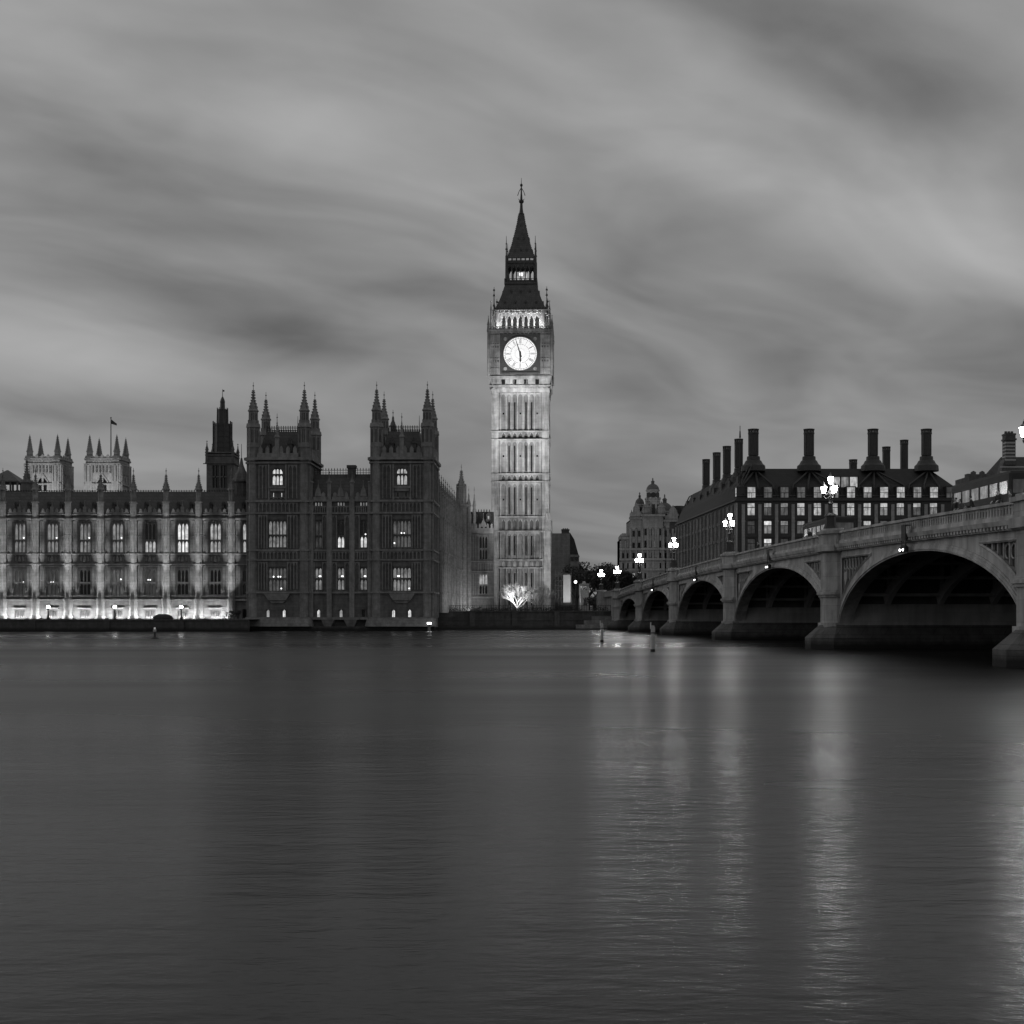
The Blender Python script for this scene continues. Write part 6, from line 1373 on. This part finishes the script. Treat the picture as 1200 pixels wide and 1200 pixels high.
# floodlit bare trees before the clock tower
for px, D, h, lab, s_, wt_ in ((606, 288, 7.4, 'bare branched tree glowing white in floodlight before the clock tower', 41, 1), (631, 292, 7.0, 'bare branched darker tree right of the floodlit bare tree', 43, 0)):
    rnd = random.Random(s_); t = thing('bare_tree', lab, 'tree', (PX(px, D), D, 3.1)); tips = []; tr_ = MB(); br_ = MB()
    tr_.tube((0, 0, 3.1), (0, 0, 4.2), .16, .12, 7)
    for k in range(8):
        a_ = k * .785 + rnd.random() * .4; limb(br_, Vector((0, 0, 3.9 + .3 * rnd.random())), Vector((math.cos(a_) * .85, math.sin(a_) * .85, rnd.uniform(.5, 1.2))).normalized(), h * .185, .08, 6, rnd, tips, .5, .80, .14, fork=(2, 2, 3), rmin=.018)
    tr_.build('trunk', 'pale_bark', t); br_.build('branches', 'pale_bark', t)
    if wt_: spot_light('tree_uplight', (PX(px, D) - 1.8, D - 6, 3.25), (PX(px, D) - .3, D, 6.8), 12000, 52, .9, .1)

# ------------------------------------------------------------------ river posts and markers
def pile(px, ybase, h, w_, lab, lean=0.0):
    D = EYE * F / (ybase - HOR); t = thing('mooring_post', lab, 'mooring post', (PX(px, D), D, 0), 0, 'pale posts standing in the river'); t.rotation_euler = (0, R(lean), .2)
    m = MB(); m.ngon(0, 0, w_, w_ * .95, -1.5, h * .93, 10); m.prism([(-w_ * .9, -w_ * .5), (w_ * .5, -w_ * .8), (w_ * .8, w_ * .6), (-w_ * .6, w_ * .8)], h * .93, h); m.build('pile', 'post_paint', t)
    m = MB(); m.box(-w_ * 1.25, -.05, h * .86, -w_ * .9, .05, h * 1.12); m.build('marker_board', 'white_paint', t)
    m = MB(); m.ngon(0, 0, w_ * 1.08, w_ * 1.08, h * .70, h * .74, 10); m.build('iron_band', 'iron', t); m = MB(); m.ngon(0, 0, w_ * 1.05, w_ * 1.04, -1.4, .2, 10); m.build('wet_foot', 'river_stone', t)
pile(705.3, 752.5, 1.85, .15, 'slimmer farther mooring post in the river near the bridge'); pile(765, 764, 1.85, .155, 'nearer thicker mooring post in the river before the bridge', .5)
D = EYE * F / (748.5 - HOR); by_ = thing('river_buoy', 'small dark river marker with pale lamp head before the terrace wall', 'buoy', (PX(181.3, D), D, 0))
m = MB(); m.lathe([(.3, -.3), (.46, 0), (.46, .1), (.2, .2), (.13, .25), (.13, .75)], 0, 0, 12); m.build('float', 'iron', by_); m = MB(); m.lathe([(.16, .75), (.18, .82), (.18, 1.0), (.1, 1.02)], 0, 0, 10); m.box(-.14, -.14, 1.0, .14, .14, 1.03); m.build('collar', 'post_paint', by_); m = MB(); m.ball(0, 0, 1.15, .12, 8, 6); m.build('lamp', 'lit_high', by_)
D = 236.0; bk = thing('beacon_post', 'small beacon post with bright lamp at the corner of the twin-towered block', 'beacon', (PX(503, D), D, 0)); m = MB(); m.ngon(0, 0, .28, .25, -1, 1.0, 8); m.box(-.5, -.35, 1.0, .5, .35, 1.12); m.box(-.45, -.1, 1.12, -.35, .1, 1.6); m.box(.35, -.1, 1.12, .45, .1, 1.6); m.build('post', 'grey_stone', bk); m = MB(); m.box(-.34, -.2, 1.13, .34, .2, 1.45); m.build('lamp', 'lamp_hot', bk)

# ------------------------------------------------------------------ vehicles standing on the bridge
def wheel(par, x, y, z, r, w_):
    M_ = Matrix.Translation((x, y, z)) @ Matrix.Rotation(math.pi / 2, 4, 'X'); t = MB(M_); t.lathe([(r * .6, -w_/2), (r * .95, -w_/2), (r, -w_/4), (r, w_/4), (r * .95, w_/2), (r * .6, w_/2)], 0, 0, 18); o = t.build('wheel', 'tyre', par); q = MB(M_); q.lathe([(.01, -w_/2 - .01), (r * .6, -w_/2 - .02), (r * .6, w_/2 + .02), (.01, w_/2 + .01)], 0, 0, 14); q.build('rim', 'lead', o)
def bus(t_, s_, lab, glow, heading=1):
    p = bworld(t_, s_, top(t_) - 1.12); b = thing('double_decker_bus', lab, 'bus', p, BANG, 'double decker buses on the bridge'); z0 = p.z
    L_, W_, H_ = 11.0, 2.5, 4.38; hl = L_ / 2
    m = MB()
    for y, s2 in ((-W_/2, 1), (W_/2, -1)):
        lo = [(-hl + .7 + k * 1.6, -hl + .7 + k * 1.6 + 1.42, z0 + 1.15, z0 + 2.05) for k in range(6)]; hi = [(-hl + .5 + k * 1.7, -hl + .5 + k * 1.7 + 1.52, z0 + 2.85, z0 + 3.7) for k in range(6)]
        e = MB(Matrix.Translation((0, 0, 0))); e.wall(-hl + .15, hl - .15, z0 + .35, z0 + H_ - .25, lo + hi, y, .06 * s2); m.merge(e)
    for x, s2 in ((-hl, 1), (hl, -1)):
        e = MB(Rz(math.pi / 2)); e.wall(-W_/2 + .1, W_/2 - .1, z0 + .35, z0 + H_ - .25, [(-1.0, 1.0, z0 + 1.1, z0 + 2.2), (-1.05, 1.05, z0 + 2.85, z0 + 3.75)], -x, .06 * -s2); m.merge(e)
    for x in (-hl, hl):
        for y in (-W_/2, W_/2):
            xi, yi = x - math.copysign(.15, x), y - math.copysign(.1, y); m.face([(xi, y, z0 + .35), (x, yi, z0 + .35), (x, yi, z0 + H_ - .25), (xi, y, z0 + H_ - .25)])
    rect = lambda d: [(-hl + d, -W_/2 + d * .7), (hl - d, -W_/2 + d * .7), (hl - d, W_/2 - d * .7), (-hl + d, W_/2 - d * .7)]
    m.prism(rect(.02), z0 + H_ - .25, z0 + H_ - .08, rect(.12)); m.prism(rect(.12), z0 + H_ - .08, z0 + H_, rect(.5)); m.prism(rect(.1), z0 + .3, z0 + .4); m.box(-hl + .2, -W_/2 + .1, z0 + 2.2, hl - .2, W_/2 - .1, z0 + 2.5)
    m.box(-hl + .16, -W_/2 - .012, z0 + 2.3, hl - .16, -W_/2, z0 + 2.42); m.build('body', 'bus_red', b)
    for nm, za, zb in (('lower_window', 1.15, 2.05), ('upper_window', 2.85, 3.7)):
        q = MB()
        for y in (-W_/2 + .055, W_/2 - .055): q.face([(-hl + .4, y, z0 + za), (hl - .4, y, z0 + za), (hl - .4, y, z0 + zb), (-hl + .4, y, z0 + zb)])
        q.build(nm, glow, b)
    for x in (-hl + .055, hl - .055):
        q = MB(); q.face([(x, -1.0, z0 + 1.1), (x, 1.0, z0 + 1.1), (x, 1.0, z0 + 2.2), (x, -1.0, z0 + 2.2)]); q.face([(x, -1.05, z0 + 2.85), (x, 1.05, z0 + 2.85), (x, 1.05, z0 + 3.75), (x, -1.05, z0 + 3.75)]); q.box(x - .005, -.02, z0 + 2.2, x + .005, .02, z0 + 2.85); q.build('windscreen', 'lit_faint', b)
    for y in (-.85, .85): q = MB(); q.box(hl * heading - .03, y - .16, z0 + .65, hl * heading + .03, y + .16, z0 + .9); q.build('headlight', 'lamp_hot', b)
    for x in (-hl + 2.2, hl - 2.6):
        for y in (-W_/2 + .12, W_/2 - .12): wheel(b, x, y, z0 + .5, .5, .28)
    return b
bus(153.5, 8.4, 'double decker bus nearest the right edge, behind five standing people on the bridge', 'lit_mid'); bus(108.5, 8.6, 'farther double decker bus just left of the tallest-looking bridge lamp', 'lit_mid')
def car(t_, s_, lab, mat, van=False, heading=-1, k=None):
    p = bworld(t_, s_, top(t_) - 1.12); c_ = thing('van' if van else 'car', lab, 'van' if van else 'car', p, BANG, None if van else 'cars on the bridge'); z = p.z
    L_, W_, H_ = (5.6, 2.0, 2.5) if van else (4.4, 1.8, 1.48); h = L_ / 2; f = heading
    side = [(-h, .4), (h, .4), (h + .02, .8), (h - .1, 1.05), (h - 1.0, 1.2), (h - 1.7, H_ - .1), (h - 2.2, H_), (-h + .15, H_), (-h, H_ - .3)] if van else [(-h, .35), (h, .35), (h, .7), (h - .15, .82), (h - 1.15, .95), (h - 1.9, H_ - .06), (h - 2.4, H_), (-h + 1.1, H_ - .02), (-h + .4, 1.0), (-h, .9)]
    m = MB(); m.extr([(x * f, zz_ + z) for x, zz_ in side], -W_/2, W_/2); bd = m.build('body', mat, c_); bv = bd.modifiers.new('bevel', 'BEVEL'); bv.width = .06; bv.segments = 2
    q = MB()
    for y, s2 in ((-W_/2 - .012, 1), (W_/2 + .012, 1)):
        pts = [(h - 1.15, 1.3), (h - 1.75, H_ - .2), (h - 2.6, H_ - .2), (h - 2.6, 1.3)] if van else [(h - 1.35, .98), (h - 1.95, H_ - .12), (-h + 1.2, H_ - .14), (-h + .65, 1.0)]
        q.face([(x * f, y, zz_ + z) for x, zz_ in pts])
    a_, b_ = ((h - 1.02, 1.22), (h - 1.68, H_ - .12)) if van else ((h - 1.17, .97), (h - 1.88, H_ - .08)); q.face([((a_[0] + .02) * f, -W_/2 + .12, a_[1] + z + .03), ((a_[0] + .02) * f, W_/2 - .12, a_[1] + z + .03), ((b_[0] + .03) * f, W_/2 - .2, b_[1] + z), ((b_[0] + .03) * f, -W_/2 + .2, b_[1] + z)])
    q.build('window', 'glass', c_)
    for y in (-W_/2 + .3, W_/2 - .3): q = MB(); q.box(min((h - .05) * f, (h + .04) * f), y - .16, z + .62, max((h - .05) * f, (h + .04) * f), y + .16, z + .8); q.build('headlight', 'lamp_hot', c_)
    for x in (-h + .85, h - .95):
        for y in (-W_/2 + .1, W_/2 - .1): wheel(c_, x * f, y, z + .33, .33, .22)
car(66, 7.8, 'white van between two bridge lamps in front of the office building corner', 'white_paint', True); car(88, 7.2, 'dark car on the bridge right of the white van', 'bus_red'); car(120, 7.4, 'pale car on the bridge behind the tallest-looking lamp', 'lead')

# ------------------------------------------------------------------ people at the bridge parapet
def person(t_, s_, lab, face=0.0, coat='cloth', pose=0, hgt=1.72, long_hair=False):
    p = bworld(t_, s_, top(t_) - .9); P_ = thing('person', lab, 'person', p, BANG + face, 'people standing on the bridge'); k = hgt / 1.72
    def skin(name, verts, edges, mat, lvl=2):
        me = bpy.data.meshes.new(name); me.from_pydata([(x * k, y * k, z * k) for (x, y, z), r in verts], edges, []); o = bpy.data.objects.new(name, me); C.objects.link(o); o.parent = P_
        sk = o.modifiers.new('skin', 'SKIN'); sl_ = me.skin_vertices[0].data
        for i, (_, r) in enumerate(verts): rr = r if isinstance(r, tuple) else (r, r); sl_[i].radius = (rr[0] * k, rr[1] * k)
        sl_[0].use_root = True; sub = o.modifiers.new('sub', 'SUBSURF'); sub.levels = lvl; sub.render_levels = lvl; me.materials.append(MATS[mat]); return o
    lean = .10 if pose == 1 else 0.0                    # leaning on the parapet or standing
    hx_, hy_ = 0, -lean * 1.6
    el = (.30, -.02 - lean, 1.12) ; wr = (.22, -.30 - lean, 1.12) if pose == 1 else (.27, -.10, .88)
    body = [((0, 0, .95), (.15, .11)), ((0, -lean * .5, 1.2), (.15, .1)), ((0, -lean, 1.42), (.14, .09)), ((0, hy_, 1.5), .055), ((0, hy_ - .01, 1.57), (.075, .085)), ((0, hy_ - .015, 1.64), (.078, .095)), ((0, hy_ - .01, 1.70), (.05, .06)), ((0, hy_ - .1, 1.6), .018)]
    edges = [(0, 1), (1, 2), (2, 3), (3, 4), (4, 5), (5, 6), (4, 7)]
    for sx in (-1, 1):
        n = len(body); body += [((sx * .19, -lean, 1.4), .06), ((sx * el[0], el[1], el[2]), .045), ((sx * wr[0], wr[1], wr[2]), .03), ((sx * wr[0], wr[1] - .06, wr[2] - .06), (.025, .04)), ((sx * .1, 0, .86), (.09, .1)), ((sx * .11, -.01, .48), .06), ((sx * .11, .03, .09), .045), ((sx * .12, -.14, .04), (.04, .035))]
        edges += [(2, n), (n, n + 1), (n + 1, n + 2), (n + 2, n + 3), (0, n + 4), (n + 4, n + 5), (n + 5, n + 6), (n + 6, n + 7)]
        for f in range(5):                               # fingers and thumb
            b0 = len(body); ang = (f - 1.5) * .02; ln_ = (.07, .08, .085, .075)[f] if f < 4 else .05
            if f < 4: body += [((sx * (wr[0] + ang), wr[1] - .06 - ln_ * .5, wr[2] - .10), .008), ((sx * (wr[0] + ang), wr[1] - .05 - ln_ * .6, wr[2] - .10 - ln_ * .5), .007)]
            else: body += [((sx * (wr[0] - .045), wr[1] - .05, wr[2] - .09), .01), ((sx * (wr[0] - .05), wr[1] - .08, wr[2] - .12), .008)]
            edges += [(n + 3, b0), (b0, b0 + 1)]
    skin('body', body, edges, 'skin')
    co = [((0, .0, .78), (.2, .16)), ((0, 0, 1.0), (.185, .14)), ((0, -lean * .5, 1.22), (.185, .135)), ((0, -lean, 1.42), (.15, .11)), ((0, hy_, 1.49), (.09, .085))]; ce = [(0, 1), (1, 2), (2, 3), (3, 4)]
    for sx in (-1, 1): n = len(co); co += [((sx * .2, -lean, 1.4), .085), ((sx * el[0], el[1], el[2]), .065), ((sx * wr[0], wr[1] + .02, wr[2] + .01), .045)]; ce += [(3, n), (n, n + 1), (n + 1, n + 2)]
    skin('coat', co, ce, coat)
    tr_ = [((0, 0, .9), (.16, .12))]; te = []
    for sx in (-1, 1): n = len(tr_); tr_ += [((sx * .1, 0, .84), (.105, .11)), ((sx * .11, -.01, .48), .075), ((sx * .11, .03, .12), .06)]; te += [(0, n), (n, n + 1), (n + 1, n + 2)]
    skin('trousers', tr_, te, 'cloth')
    ha = [((0, hy_ + .03, 1.6), (.085, .075)), ((0, hy_ + .01, 1.69), (.085, .1)), ((0, hy_ + .0, 1.74), (.05, .06))]; he = [(0, 1), (1, 2)]
    if long_hair: ha += [((0, hy_ + .06, 1.48), (.09, .04)), ((0, hy_ + .07, 1.36), (.07, .03))]; he += [(0, 3), (3, 4)]
    skin('hair', ha, he, 'hair')
def tpos(px): # distance along the bridge for a person near the south parapet seen at that column
    lo, hi = 20.0, 190.0
    for _ in range(50):
        mid_ = (lo + hi) / 2; p = bworld(mid_, .66)
        if 600 + F * p.x / p.y < px: lo = mid_
        else: hi = mid_
    return lo
for px, lab, fc, ct_, ps, hg_, lh in ((1119.8, 'person in a dark coat, leftmost of three standing close together on the bridge', 0.2, 'cloth', 0, 1.78, False), (1128, 'person with long dark hair and lighter coat between two others on the bridge', .1, 'cloth2', 1, 1.62, True), (1140.5, 'person in dark clothes, rightmost of three standing close together on the bridge', -.5, 'cloth', 1, 1.68, False),
        (1172.8, 'person in dark coat leaning on the parapet, left of the pair near the right edge', .3, 'cloth', 1, 1.74, False), (1183.5, 'person standing upright, right of the pair near the right edge', -.4, 'cloth2', 0, 1.66, True), (950, 'person alone leaning on the parapet just left of the tallest-looking lamp', .2, 'cloth', 1, 1.7, False), (888.5, 'person alone in dark clothes on the bridge near the dark car', 0, 'cloth', 0, 1.72, False)):
    person(tpos(px), .66, lab, fc, ct_, ps, hg_, lh)

# near bank behind the camera, so that the river has two sides
m = MB(); m.box(-400, -60, -2, 400, -8, 1.6); q = m.build('near_bank', 'earth'); struct(q)
